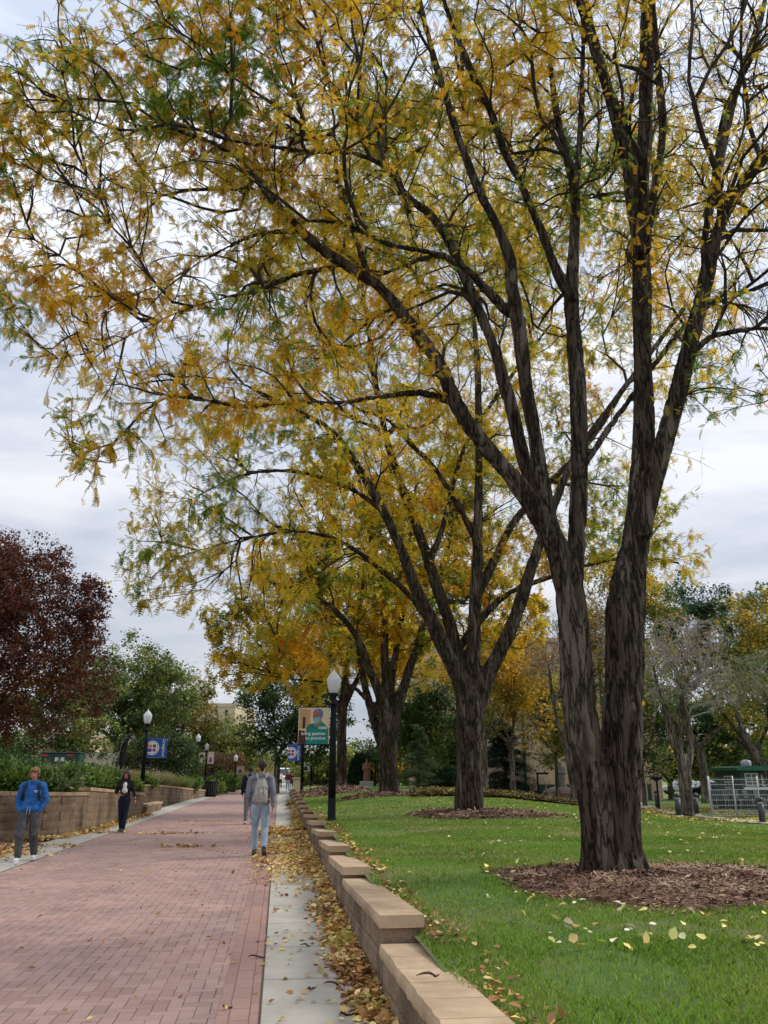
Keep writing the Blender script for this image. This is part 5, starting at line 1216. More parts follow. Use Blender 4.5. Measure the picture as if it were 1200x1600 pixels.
tree_at(432, 1225, 72, 'leafy_tree', [B(430, 1110, 72, 3.4), B(400, 1090, 72, 1.6), B(465, 1080, 73, 3.2), B(500, 1110, 74, 3.0), B(440, 1160, 71, 2.0), B(410, 1140, 71, 1.6), B(480, 1150, 73, 2.4)], 'dark green maple behind the picture banner', [(.035, .075, .02), MG, DG], [.3, .15, .3], 20000, .27, 47, 3, 3.5, 8, .28, group='trees behind the lawn', clump=.6)
GR = 'trees behind the lawn'
# behind the lawn: multi stem trees, some nearly bare
spec = [
 (655, 1240, 58, [B(640, 1130, 58, 2.6), B(690, 1120, 58, 2.6), B(660, 1170, 57, 1.8)], 'dark green tree between the third and second honey locusts', [DG, MG, YG], [.3, .2, .0], 12000, .24, 51, 2, 3, 6, .2),
 (802, 1245, 56, [B(790, 1040, 56, 3), B(820, 1090, 56, 2.4), B(770, 1100, 56, 2.0), B(800, 980, 57, 2.4)], 'grey stemmed tree with orange leaves before the tan building', [OG, GOLD, YG, BROWN], [.25, .2, .15, .15], 9000, .23, 52, 3, 3, 8, .22),
 (872, 1246, 60, [B(870, 1130, 60, 2.4), B(850, 1160, 59, 1.6), B(900, 1140, 60, 1.8), B(860, 1090, 60, 2.0)], 'yellow green young tree beside the statue on a boulder', [YG, MG, GOLD], [.3, .25, .0], 9000, .22, 53, 3, 1.8, 6, .14),
 (760, 1243, 52, [B(760, 1010, 52, 2.0), B(720, 1050, 52, 1.4), B(800, 1060, 53, 1.6), B(745, 1100, 52, 1.3)], 'golden tree seen behind the right limb of the second honey locust', [GOLD, YG, OG], [.3, .25, .15], 9000, .22, 58, 3, 2, 7, .16),
 (960, 1252, 50, [B(960, 930, 50, 2.6), B(1000, 1000, 50, 1.8), B(930, 1030, 50, 1.6), B(1020, 940, 50, 1.8), B(960, 1100, 50, 1.4)], 'golden green tree showing between the two stems of the nearest tree', [GOLD, YG, MG, OG], [.25, .3, .1, .1], 15000, .21, 59, 3, 2.4, 9, .17),
 (700, 1240, 70, [B(700, 1180, 70, 2.6), B(740, 1150, 70, 2.6), B(650, 1150, 70, 2.4), B(610, 1150, 70, 2.2)], 'dark green broad tree filling the gap left of the second trunk', [DG, MG], [.3, .2], 12000, .26, 60, 2, 3.5, 5, .2),
 (1008, 1258, 58, [B(1010, 1150, 58, 1.6), B(1020, 1100, 58, 2.2), B(1030, 1190, 58, 1.1), B(1000, 1060, 59, 2.2)], 'slim tree right of the double trunk in front of the tan building', [MG, YG, DG], [.3, .2, .1], 7000, .22, 54, 3, 1.8, 7, .15),
 (1105, 1262, 66, [B(1110, 1000, 66, 4.2), B(1080, 950, 66, 3), B(1150, 980, 66, 3.4), B(1170, 1040, 66, 3.6), B(1120, 1080, 66, 3.2), B(1060, 1010, 67, 2.6)], 'tall blue green tree filling the sky behind the pale forked tree', [(.055, .105, .06), MG, (.08, .13, .08)], [.35, .15, .25], 24000, .28, 55, 4, 5, 13, .34),
 (1190, 1262, 56, [B(1190, 990, 56, 3), B(1210, 1040, 56, 3), B(1180, 1100, 56, 2.4), B(1240, 960, 56, 3)], 'golden tree at the right edge leaning over the green shed', [GOLD, YG, MG, OG], [.2, .3, .1, .1], 14000, .25, 56, 3, 4, 11, .3),
 (1050, 1258, 76, [B(1050, 1150, 76, 3.2), B(1100, 1160, 76, 3.4), B(1150, 1150, 76, 3.4), B(1080, 1120, 77, 3), B(1190, 1150, 76, 3)], 'deep green undergrowth tree behind the pale forked tree', [DG, MG, YG], [.3, .3, .12], 20000, .3, 57, 1.5, 5, 7, .25),
]
for (px, py, Y, bl, lb, co_, wt, n, sz, sd_, hf, sp_, tp_, r0) in spec:
    tree_at(px, py, Y, 'leafy_tree', bl, lb, co_, wt, n, sz, sd_, hf, sp_, tp_, r0, group=GR, clump=.55)
# nearly bare trees
def bare(px, py, Y, limbs, blobs, label, seed, tw, n=500, cols=(YG, BROWN), **kw):
    p = at(px, py, Y); p[2] = H(p[0], p[1])
    return leafy('bare_tree', p, [PL(Y, l_, 0) for l_ in limbs], blobs, label, cols, [.3, .2], n, .2, seed, nA=90, nB=700, twigs=tw, group='nearly bare trees behind the lawn', twigmat='greytwig', clump=.3, vox=.07, tip=.007, **kw)
bare(1072, 1268, 44, [[(1073, 1275, 16), (1073, 1262, 13), (1070, 1215, 12), (1066, 1190, 9), (1052, 1160, 7), (1043, 1120, 6), (1030, 1080, 4), (1020, 1040, 2.5)], [(1070, 1215, 10), (1076, 1185, 8), (1079, 1165, 8), (1074, 1130, 6.5), (1066, 1090, 5), (1068, 1040, 3), (1075, 1000, 2)], [(1066, 1200, 7), (1062, 1150, 5), (1060, 1100, 4), (1080, 1050, 2)]],
     [B(1060, 1010, 44, 1.9), B(1090, 1050, 44, 1.7), B(1030, 1060, 44, 1.5), B(1100, 1000, 44, 1.3), B(1120, 1080, 44, 1.1)], 'pale forked tree with bare grey twigs beside the bollards', 61, 3800, 700)
bare(905, 1250, 48, [[(903, 1262, 8), (898, 1245, 6.5), (886, 1180, 5.5), (872, 1130, 4.5), (862, 1080, 3.5), (858, 1040, 2)], [(866, 1100, 3.5), (885, 1060, 3), (905, 1010, 2)]],
     [B(860, 1000, 48, 1.8), B(910, 1000, 48, 1.8), B(880, 1050, 48, 1.5), B(930, 960, 49, 1.6), B(830, 1030, 49, 1.2)], 'thin leaning bare tree behind the left stem of the nearest tree', 62, 2600, 1500, (OG, BROWN))
bare(1205, 1262, 50, [[(1215, 1262, 11), (1205, 1225, 10), (1180, 1180, 8), (1160, 1140, 6), (1150, 1110, 3)], [(1200, 1215, 7), (1205, 1150, 5), (1195, 1080, 3)]],
     [B(1150, 1060, 50, 1.6), B(1190, 1060, 50, 1.8), B(1230, 1100, 50, 1.8)], 'dark leaning tree behind the green shed at the right edge', 63, 1200, 2500, (MG, YG))
# conifers
def conifer(px, py, Y, h, rad, label, seed, n, size, cols, sparse=False):
    p = at(px, py, Y); p[2] = H(p[0], p[1]); rng = np.random.RandomState(seed); r = empty('conifer', p, 0, label, 'tree', 'evergreens behind the lawn'); o = Vector(p)
    mb = MB(); mb.tube([(0, 0, -.1), (0, 0, h * .5), (0, 0, h * .98)], [.05 * h / 3 + .03, .03 * h / 3, .008], 8); mb.build('trunk', M['bark2'], r)
    V = []; D = []; bm_ = MB(); k = int(26 * h / 3)
    for i in range(k * 4):
        z = h * (.10 + .88 * rng.rand()); L_ = rad * (1 - z / h) ** .8 * (.65 + .5 * rng.rand()) + .08; a = rng.rand() * 6.283
        e_ = np.array([math.cos(a) * L_, math.sin(a) * L_, z - .10 * L_ + (.1 if sparse else -.12) * L_])
        st = np.array([0, 0, z - .02 * h]); bm_.tube([st, (st + e_) / 2 + [0, 0, .03], e_], [.014, .009, .004], 4)
        m = max(4, int(n / (k * 4))); f = rng.rand(m) ** .7
        q = st * (1 - f[:, None]) + e_ * f[:, None]; side = rng.randn(m, 3) * .09 * (.3 + L_); side[:, 2] *= .4
        V.append(q + side); dd = np.tile(e_ - st, (m, 1)) / L_ + rng.randn(m, 3) * .6; D.append(dd)
    bm_.build('branches', M['twig'], r); pos = np.concatenate(V) ; d = np.concatenate(D)
    tm = (np.array([[0, .06, 0], [1, 0, -.05], [0, -.06, 0], [.1, .3, .02], [.7, .5, 0], [.2, .2, 0], [.1, -.3, .02], [.7, -.5, 0], [.2, -.2, 0]]), np.array([[0, 1, 2], [3, 4, 5], [6, 8, 7]]))
    Vv, Fc, CC = scatter(tm, pos, d, size * (.6 + .8 * rng.rand(len(pos))), palette(pos, cols, [.3] * len(cols), 1.2, seed, rng), rng=rng)
    link('needles', np_mesh('needles', Vv, Fc, CC), M['leafdull'], r)
conifer(655, 1250, 44, 3.3, 1.15, 'small open spruce between the second and third honey locusts', 71, 11000, .11, [(.08, .13, .05), (.12, .17, .07)], True)
conifer(792, 1243, 60, 5.0, 2.9, 'broad near black evergreen in front of the tan building', 72, 15000, .22, [(.012, .030, .018), (.02, .042, .025)])
conifer(720, 1243, 66, 4.6, 1.8, 'dark evergreen half hidden behind the second honey locust', 73, 8000, .22, [(.018, .04, .022), (.03, .055, .03)])
print('bg trees', time.time() - _t); _t = time.time()

# ------------------------------------------------------------------ mulch rings
def mulch(cx, cy, rx, ry, label, n, seed, chip=.05, hump=.10):
    rng = np.random.RandomState(seed); V = []; nr, na = 14, 72
    for i in range(nr + 1):
        f = i / nr
        for k in range(na):
            a = 2 * math.pi * k / na; e_ = 1 + .07 * math.sin(3 * a + seed) + .05 * math.sin(7 * a + 2 * seed) + .03 * math.sin(17 * a)
            x = cx + rx * f * e_ * math.cos(a); y = cy + ry * f * e_ * math.sin(a)
            V.append((x, y, H(x, y) + hump * (1 - f ** 2) - .008 + (.012 * rng.rand() if f < .98 else -.02)))
    Fc = [(i * na + k, (i + 1) * na + k, (i + 1) * na + (k + 1) % na, i * na + (k + 1) % na) for i in range(nr) for k in range(na)]
    o = link('mulch_bed', np_mesh('m', V, Fc), M['mulch'], smooth=True); o['kind'] = 'structure'
    f = np.sqrt(rng.rand(n)) * 1.06; a = rng.rand(n) * 6.283; e_ = 1 + .07 * np.sin(3 * a + seed) + .05 * np.sin(7 * a + 2 * seed)
    X = cx + rx * f * e_ * np.cos(a); Y = cy + ry * f * e_ * np.sin(a)
    Z = np.array([H(x, y) for x, y in zip(X, Y)]) + hump * np.clip(1 - f ** 2, 0, 1) + .008 * rng.rand(n)
    tm = (np.array([[0, -.10, 0], [1, -.14, .05], [1.05, .12, .08], [.05, .14, .03]]), np.array([[0, 1, 2, 3]]))
    d = rng.randn(n, 3); d[:, 2] *= .22
    Vv, Fc, CC = scatter(tm, np.stack([X, Y, Z], -1), d, chip * (.4 + rng.rand(n)), palette(np.stack([X, Y, Z], -1), [(.14, .07, .045), (.28, .17, .11), (.42, .29, .20), (.07, .035, .025)], [.3, .3, .1, .2], 2, seed, rng, .25), rng=rng)
    tag(link('wood_chips', np_mesh('c', Vv, Fc, CC), M['chips']), label, 'wood chips', kind='stuff')
mulch(3.2, 10.15, 1.95, 2.05, 'shredded bark mulch round the nearest tree', 15000, 1, .055)
mulch(2.75, Y2 - .2, 2.15, 1.7, 'shredded bark mulch round the second tree', 7000, 2, .08, .12)
p3 = at(600, 1249, 35.4); mulch(p3[0] - .1, Y3 - .2, 1.75, 1.9, 'shredded bark mulch round the third tree', 4000, 3, .11, .14)
p4 = at(520, 1232, 49); mulch(p4[0], 47.5, 2.1, 5.5, 'shredded bark mulch slope round the slender grey tree', 4500, 4, .14, .3)

# ------------------------------------------------------------------ fallen leaves and grass
LEAFC = [(.56, .36, .12), (.70, .52, .24), (.42, .22, .08), (.56, .46, .12), (.24, .11, .045)]
CURL = (np.array([[0, 0, 0], [.22, .30, .10], [.6, .34, .12], [1, 0, .02], [.6, -.30, .16], [.25, -.32, .06], [.5, 0, -.04]]), np.array([[0, 1, 6], [1, 2, 6], [2, 3, 6], [3, 4, 6], [4, 5, 6], [5, 0, 6]]))
def litter(name, P, size, label, cols=LEAFC, wts=(.3, .3, .15, .1, .0), seed=1, flat_=.28, mat='litter', tm=CURL):
    rng = np.random.RandomState(seed); n = len(P); d = rng.randn(n, 3); d[:, 2] *= flat_
    Vv, Fc, CC = scatter(tm, P, d, size * (.5 + .9 * rng.rand(n)), palette(P, cols, list(wts), 1.2, seed, rng, .22), rng=rng)
    return tag(link(name, np_mesh(name, Vv, Fc, CC), M[mat]), label, 'fallen leaves', kind='stuff')
rg = np.random.RandomState(77)
def uwz(U, W, dz): X = W * PC - U * PS; Y = W * PS + U * PC; return np.stack([X, Y, dz], -1)
# drift against the right wall
n = 21000; U = 5.0 + 50 * rg.rand(n) ** 1.45
wid = .13 + .13 * vnoise(np.stack([U, U * 0, U * 0], -1), .8, 4, 2) + .55 * np.exp(-((U - 19) / 3.2) ** 2) + .30 * np.exp(-((U - 24.5) / 1.6) ** 2) + .05
wid = np.clip(wid, .06, 1.2); f = np.abs(rg.randn(n)) * .62; keep = f < 2.2
U = U[keep]; f = f[keep]; wid = wid[keep]; W = WO - .01 - f * wid; k = W > -.9; U, W, f = U[k], W[k], f[k]
litter('leaf_drift', uwz(U, W, .012 + rg.rand(len(U)) * .06 * np.clip(1.2 - f, .05, 1)), .062, 'drift of yellow fallen leaves along the foot of the right wall', seed=5)
# pile spilling over the walk near the man
n = 3800; U = 18.6 + rg.randn(n) * 2.3; W = .32 + rg.randn(n) * .34; k = (W < WO - .02) & (vnoise(np.stack([U, W, U * 0], -1), 1.3, 8, 2) > -.12) & (W > -.75); U, W = U[k], W[k]
litter('leaf_pile', uwz(U, W, .012 + rg.rand(len(U)) * .05), .075, 'pile of yellow leaves across the pavement beside the walking man', seed=6)
n = 1500; U = 25 + rg.randn(n) * .9; W = .15 + rg.randn(n) * .3; k = (W < WO - .02); litter('leaf_pile', uwz(U[k], W[k], .012 + rg.rand(k.sum()) * .04), .11, 'smaller farther pile of leaves across the pavement', seed=16)
# left wall foot
n = 3200; U = 22 + 15 * rg.rand(n); W = np.array([wl(u) for u in U]) + .34 - .3 + np.abs(rg.randn(n)) * .13 + .02; W = np.maximum(W, np.array([wl(u) for u in U]) + .06)
litter('leaf_drift', uwz(U, W, .012 + rg.rand(n) * .05), .10, 'leaves along the foot of the tall left wall', seed=7)
n = 2200; U = 19.0 + rg.randn(n) * .85; W = -6.7 + rg.randn(n) * .75; litter('leaf_pile', uwz(U, W, .012 + rg.rand(n) * .05), .11, 'leaf pile on the dark brick behind the man in blue', seed=8)
# scattered over bricks and pavement
n = 420; U = 5 + 40 * rg.rand(n) ** 1.3; W = -5.4 + 5.9 * rg.rand(n) ** .8
litter('scattered_leaves', uwz(U, W, .012 + rg.rand(n) * .012), .055, 'single brown leaves scattered over the brick path', seed=9, wts=(.1, .1, .35, -.1, .35))
n = 230; U = 5 + 18 * rg.rand(n) ** 1.2; W = -.05 + .85 * rg.rand(n)
litter('scattered_leaves', uwz(U, W, .014 + rg.rand(n) * .012), .055, 'single leaves scattered over the right pavement', seed=10, wts=(.2, .2, .25, .25, .2))
U = []; W = []
for (cu, cw, m, su, sw_) in ((25.0, -3.0, 90, .12, .5), (20.6, -2.1, 70, .10, .35), (31, -2.6, 40, .1, .4), (25.4, -4.9, 60, .15, .3), (21.0, -5.0, 60, .15, .4)):
    U += list(cu + rg.randn(m) * su); W += list(cw + rg.randn(m) * sw_)
U = np.array(U); W = np.array(W); litter('leaf_cluster', uwz(U, W, .012 + rg.rand(len(U)) * .02), .09, 'small rusty clusters of leaves lying on the brick path', seed=12, wts=(.3, .1, .35, .0, .2))
# long dark pods on the pavement, path and wall
for i, (px, py, a, L_, z) in enumerate(((478, 1478, .1, .16, .014), (485, 1546, .9, .2, .014), (540, 1586, .5, .17, .014), (355, 1575, 1.2, .1, .01), (402, 1496, .2, .17, .01), (520, 1538, .2, .14, .014), (672, 1525, .3, .20, .48))):
    p = flat(px, py, z); L_ *= .8; pts = [(math.cos(a) * L_ * (t - .5) + .02 * math.sin(5 * t + i), math.sin(a) * L_ * (t - .5), .008 + .012 * math.sin(6 * t)) for t in np.linspace(0, 1, 7)]
    pts = [Vector(p) + Vector(q) for q in pts]
    o = MB().tube(pts, [.002, .006, .008, .007, .008, .006, .002], 6).build('seed_pod', M['poddark'] if 'poddark' in M else M['brownhair'], None, True)
    lb = ['straight dark pod on the middle of the right pavement', 'curly dark pod farther down the right pavement', 'dark pod at the bottom edge of the pavement', 'small dark pod on the bricks near the bottom', 'dark pod at the joint of bricks and pavement',
          'short dark pod beside the leaf drift on the pavement', 'curled dark pod lying on the nearest wall cap'][i]
    tag(o, lb, 'seed pod', 'dark locust pods on the paving')
# lawn leaves
n = 1700; X = 1 + 17 * rg.rand(n); Y = 6.5 + 34 * rg.rand(n) ** 1.3; k = np.array([xy2uw(x, y)[1] > 1.3 for x, y in zip(X, Y)]); X, Y = X[k], Y[k]
litter('scattered_leaves', np.stack([X, Y, lawn_z(X, Y) + .02 + .02 * rg.rand(len(X))], -1), .07, 'pale yellow leaves scattered over the lawn', cols=[(.72, .60, .16), (.80, .74, .42), (.45, .28, .10)], wts=(.3, .15, .1), seed=13)
n = 1500; U = 3 + 26 * rg.rand(n); W = 1.14 + np.abs(rg.randn(n)) * .13; P = uwz(U, W, 0 * U); P[:, 2] = lawn_z(P[:, 0], P[:, 1]) + .01 + .04 * rg.rand(n)
k = vnoise(P, 1.0, 6, 2) > -.1; litter('leaf_drift', P[k], .052, 'brown leaves caught behind the right wall caps', seed=14, wts=(.1, .05, .35, .0, .3))
n = 330; X = 1.2 + 4.5 * rg.rand(n); Y = 6.2 + 5.9 * rg.rand(n) ** 1.5; k = (X < Y * .47) & (((X - 3.2) / 1.9) ** 2 + ((Y - 10.15) / 2.0) ** 2 > 1.02); X, Y = X[k], Y[k]
litter('scattered_leaves', np.stack([X, Y, lawn_z(X, Y) + .046], -1), .075, 'large pale leaves lying on the near lawn round the front of the mulch ring', cols=[(.80, .68, .22), (.85, .78, .52), (.50, .33, .14)], wts=(.3, .25, .1), seed=33)
# dead leaves in the band at the far side of the lawn
A = hit(648, 1247); Bp = np.array([at(905, 1250, 44)[0], 44.0]); pts = [A[:2] * (1 - t) + Bp * t for t in np.linspace(0, 1, 14)]
ribbon('planting_strip', [(p[0], p[1] + 2.2) for p in pts], 2.4, M['soil'], .10)
n = 14000; t = rg.rand(n); X = A[0] * (1 - t) + Bp[0] * t; Y = (A[1] * (1 - t) + Bp[1] * t) + rg.rand(n) * 4.8; Z = lawn_z(X, Y) + .10 + .10 * rg.rand(n)
litter('ground_cover', np.stack([X, Y, Z], -1), .15, 'brown and green ground cover in the strip beyond the lawn', cols=[(.24, .17, .06), (.30, .25, .08), (.12, .13, .04), (.16, .10, .045)], wts=(.3, .2, .2, .2), seed=15, flat_=.7)
n = 5000; Yb = 38 + 16 * rg.rand(n); X = 12.5 + 12 * rg.rand(n); k = vnoise(np.stack([X, Yb, X * 0], -1), .3, 2, 2) > -.3; X, Yb = X[k], Yb[k]
litter('scattered_leaves', np.stack([X, Yb, lawn_z(X, Yb) + .05], -1), .13, 'yellow leaves under the pale forked tree beyond the footpath', cols=[(.6, .45, .1), (.35, .25, .08)], wts=(.3, .2), seed=17)
# grass blades
def blades(U, W, zf, h, wd, cols, wts, label, seed, z0=-.005):
    rng = np.random.RandomState(seed); n = len(U); P = uwz(U, W, 0 * U); P[:, 2] = zf(P[:, 0], P[:, 1]) + z0
    a = rng.rand(n) * 6.283; sd_ = np.stack([np.cos(a), np.sin(a), a * 0], -1) * wd[:, None]; hh = (h * (.5 + .8 * rng.rand(n)))[:, None]
    lean = rng.randn(n, 3) * .45; lean[:, 2] = 1; tip_ = P + lean * hh; m = P + lean * np.array([.3, .3, .62]) * hh
    V = np.stack([P - sd_, P + sd_, m + sd_ * .8, tip_, m - sd_ * .8], 1).reshape(-1, 3); Fc = np.arange(n * 5).reshape(n, 5)
    C_ = np.repeat(palette(P, cols, wts, .8, seed, rng, .2), 5, axis=0)
    return tag(link('grass', np_mesh('g', V, Fc, C_), M['leafdull']), label, 'grass', kind='stuff')
n = 230000; U = 3.2 + 17 * rg.rand(n) ** 1.25; W = 1.08 + (U * .62 + 1.5) * rg.rand(n)
X, Y = uw2xy(U, W); inside = ((X - 3.2) / 1.92) ** 2 + ((Y - 10.15) / 2.02) ** 2 < 1 + .08 * rg.randn(len(X)); dry = (vnoise(np.stack([X, Y, X * 0], -1), .45, 3, 2) + .5 * np.exp(-((W - 1.9) / .6) ** 2) > .42) & (rg.rand(n) < .6)
k = ~inside & ~dry & (X < Y * .52); U, W = U[k], W[k]
blades(U, W, lawn_z, .034, .0022 + U * .00022, [(.15, .265, .022), (.22, .37, .04), (.30, .36, .07), (.46, .41, .18)], [.32, .28, .18, .06], 'short green lawn grass on the right', 3)
n = 60000; U = 19 + 24 * rg.rand(n); W = 1.1 + (U * .62 + 1.5) * rg.rand(n); X, Y = uw2xy(U, W)
k = (((X - 2.75) / 2.15) ** 2 + ((Y - Y2 + .2) / 1.7) ** 2 > 1) & (((X - p3[0]) / 1.75) ** 2 + ((Y - Y3) / 1.9) ** 2 > 1) & (X < Y * .5)
for q in WKs: k &= (X - q[0]) ** 2 + (Y - q[1]) ** 2 > .45
blades(U[k], W[k], lawn_z, .042, .007 + U[k] * .0002, [(.17, .28, .03), (.24, .37, .05), (.31, .36, .08)], [.33, .27, .14], 'green lawn grass farther off round the second tree', 4)

# ------------------------------------------------------------------ left planting
def shrub(px, py, Y, rx, rz, cols, wts, n, size, label, seed, kind='leaf', group='shrubs and grasses above the left walls', cat='shrub', side=None):
    p = at(px, py, Y); p = np.array(p) if side is None else side(p); p[2] = H(p[0], p[1]) - .03; rng = np.random.RandomState(seed); o = Vector(p)
    r = empty('ornamental_grass' if kind == 'grass' else 'shrub', p, 0, label, 'grass clump' if kind == 'grass' else cat, group)
    mb = MB(); tips = []
    for i in range(26):
        a = rng.rand() * 6.283; f = rng.rand() ** .6; e_ = np.array([math.cos(a) * rx * f, math.sin(a) * rx * f, rz * (1.05 - .45 * f ** 2)]); tips.append(e_)
        mb.tube([(e_[0] * .1, e_[1] * .1, 0), (e_[0] * .55, e_[1] * .55, e_[2] * .6), tuple(e_)], [.012, .008, .003], 4)
    mb.build('stems', M['twig'], r); tips = np.array(tips)
    if kind == 'grass':
        a = rng.rand(n) * 6.283; q = rng.rand(n) ** .5; b0 = np.stack([np.cos(a), np.sin(a), a * 0], -1) * (q * rx * .35)[:, None]; d = np.stack([np.cos(a) * q * .55, np.sin(a) * q * .55, 1 + 0 * a], -1) + rng.randn(n, 3) * .12
        tm = (np.array([[0, -.012, 0], [.5, -.014, .0], [1, 0, -.12], [.5, .014, 0], [0, .012, 0]]), np.array([[0, 1, 2, 3, 4]]))
        Vv, Fc, CC = scatter(tm, b0, d, rz * (.7 + .45 * rng.rand(n)), palette(b0 + p, cols, wts, 2, seed, rng), rng=rng)
    else:
        pk = rng.randint(0, len(tips), n); f = rng.rand(n, 1) ** .5; pos = tips[pk] * f + rng.randn(n, 3) * np.array([rx, rx, rz]) * .13; pos[:, 2] = np.abs(pos[:, 2])
        d = pos / np.array([rx, rx, rz]) + rng.randn(n, 3) * .7
        Vv, Fc, CC = scatter(ovate(), pos, d, size * (.6 + .8 * rng.rand(n)), palette(pos + p, cols, wts, 1.6, seed, rng), rng=rng)
    link('leaves', np_mesh('l', Vv, Fc, CC), M['leafdull'], r)
FR, LM, TN, SG = (.10, .19, .035), (.21, .28, .06), (.50, .41, .22), (.28, .32, .16)
sh = [(-12, 26, 1.0, .75, 'leaf', [FR, LM], [.3, .1], 'low green hedge shrub behind the head of the man in blue, at the photo edge'), (22, 25.2, .9, .62, 'leaf', [FR, LM], [.3, .1], 'green shrub directly behind the man in blue'),
      (62, 25.6, .9, .62, 'leaf', [FR, LM, SG], [.3, .2, .1], 'green shrub right of the man in blue, over the wall step'), (96, 27, 1.0, .80, 'leaf', [FR, LM, SG], [.25, .2, .15], 'bushy green shrub under the utility cabinet'),
      (128, 29, 1.0, .85, 'leaf', [FR, LM], [.25, .25], 'feathery green shrub between cabinet and woman'), (152, 31, 1.0, .85, 'leaf', [FR, LM, SG], [.2, .2, .2], 'leafy shrub left of the woman in black'),
      (172, 33, .9, .8, 'leaf', [LM, SG], [.2, .2], 'pale green shrub just behind the woman in black'), (100, 31, .8, 1.05, 'grass', [TN, SG], [.2, .25], 'pale feather grass in front of the utility cabinet'),
      (205, 37.2, .5, .5, 'leaf', [FR, LM], [.2, .3], 'small shrub at the foot of the left lamp'), (226, 44.5, .7, .6, 'leaf', [FR, LM], [.2, .3], 'green shrub right of the left lamp above the low wall'),
      (213, 50, .8, 1.1, 'grass', [TN, SG, (.45, .33, .1)], [.3, .1, .2], 'tan grass clump right behind the left lamp'), (232, 51, .9, 1.05, 'grass', [TN, LM], [.3, .1], 'dry grass clump second right of the left lamp'),
      (250, 52, .9, 1.15, 'grass', [TN, SG], [.3, .2], 'tall straw grass clump above the middle of the curved wall'), (268, 53, .9, .95, 'grass', [TN, LM], [.2, .3], 'greenish grass clump above the curved wall'),
      (285, 55, 1.0, .95, 'grass', [SG, LM], [.2, .3], 'grey green grass clump left of the plain lamp'), (298, 57, .9, .9, 'leaf', [FR, SG], [.2, .2], 'round shrub at the foot of the plain lamp'),
      (345, 72, 1.5, 1.5, 'leaf', [LM, FR], [.3, .1], 'light green shrub right of the litter bin'), (362, 78, 1.5, 1.3, 'leaf', [LM, FR], [.3, .2], 'light green shrub at the small far lamp'), (336, 66, 1.0, .9, 'leaf', [LM, FR], [.2, .3], 'low shrub just behind the litter bin'),
      (378, 88, 1.5, 1.4, 'leaf', [LM, FR], [.2, .3], 'shrub left of the walkers at the far path edge'), (25, 36, 1.4, 1.1, 'leaf', [FR, DG], [.3, .2], 'dark green shrub left of the utility cabinet'), (50, 37, 1.1, 1.0, 'leaf', [FR, DG], [.3, .2], 'dark shrub touching the utility cabinet'),
      (-5, 38, 1.5, 1.7, 'leaf', [FR, DG], [.2, .3], 'tall dark shrub at the far left under the purple tree')]
for i, (px, Y, rx, rz, kd_, co_, wt, lb) in enumerate(sh):
    shrub(px, 1225, Y, rx, rz, co_, wt, 2600 if kd_ == 'leaf' else 1500, .10 + Y * .0012, lb, 200 + i, kd_)
# black bent rails among the plants
for i, (px, Y, L_) in enumerate(((112, 31, .9), (138, 38, 1.6), (172, 42, 1.0))):
    p = at(px, 1200, Y); z0 = H(p[0], p[1]); tz = at(px, (1202, 1196, 1199)[i], Y)[2]
    o = MB().tube([(p[0] - L_, Y, z0), (p[0] - L_ * .8, Y, tz - .1), (p[0] - L_ * .4, Y, tz), (p[0] + L_ * .1, Y, tz - .05), (p[0] + L_ * .7, Y, tz - .35), (p[0] + L_, Y, z0)], .035, 8).build('bent_rail', M['black'], None, True)
    tag(o, ('thin black rail arching over the shrubs before the utility cabinet', 'black curved rail right of the utility cabinet', 'short black curved rail left of the sculpture')[i], 'rail', 'black bent rails in the planting')

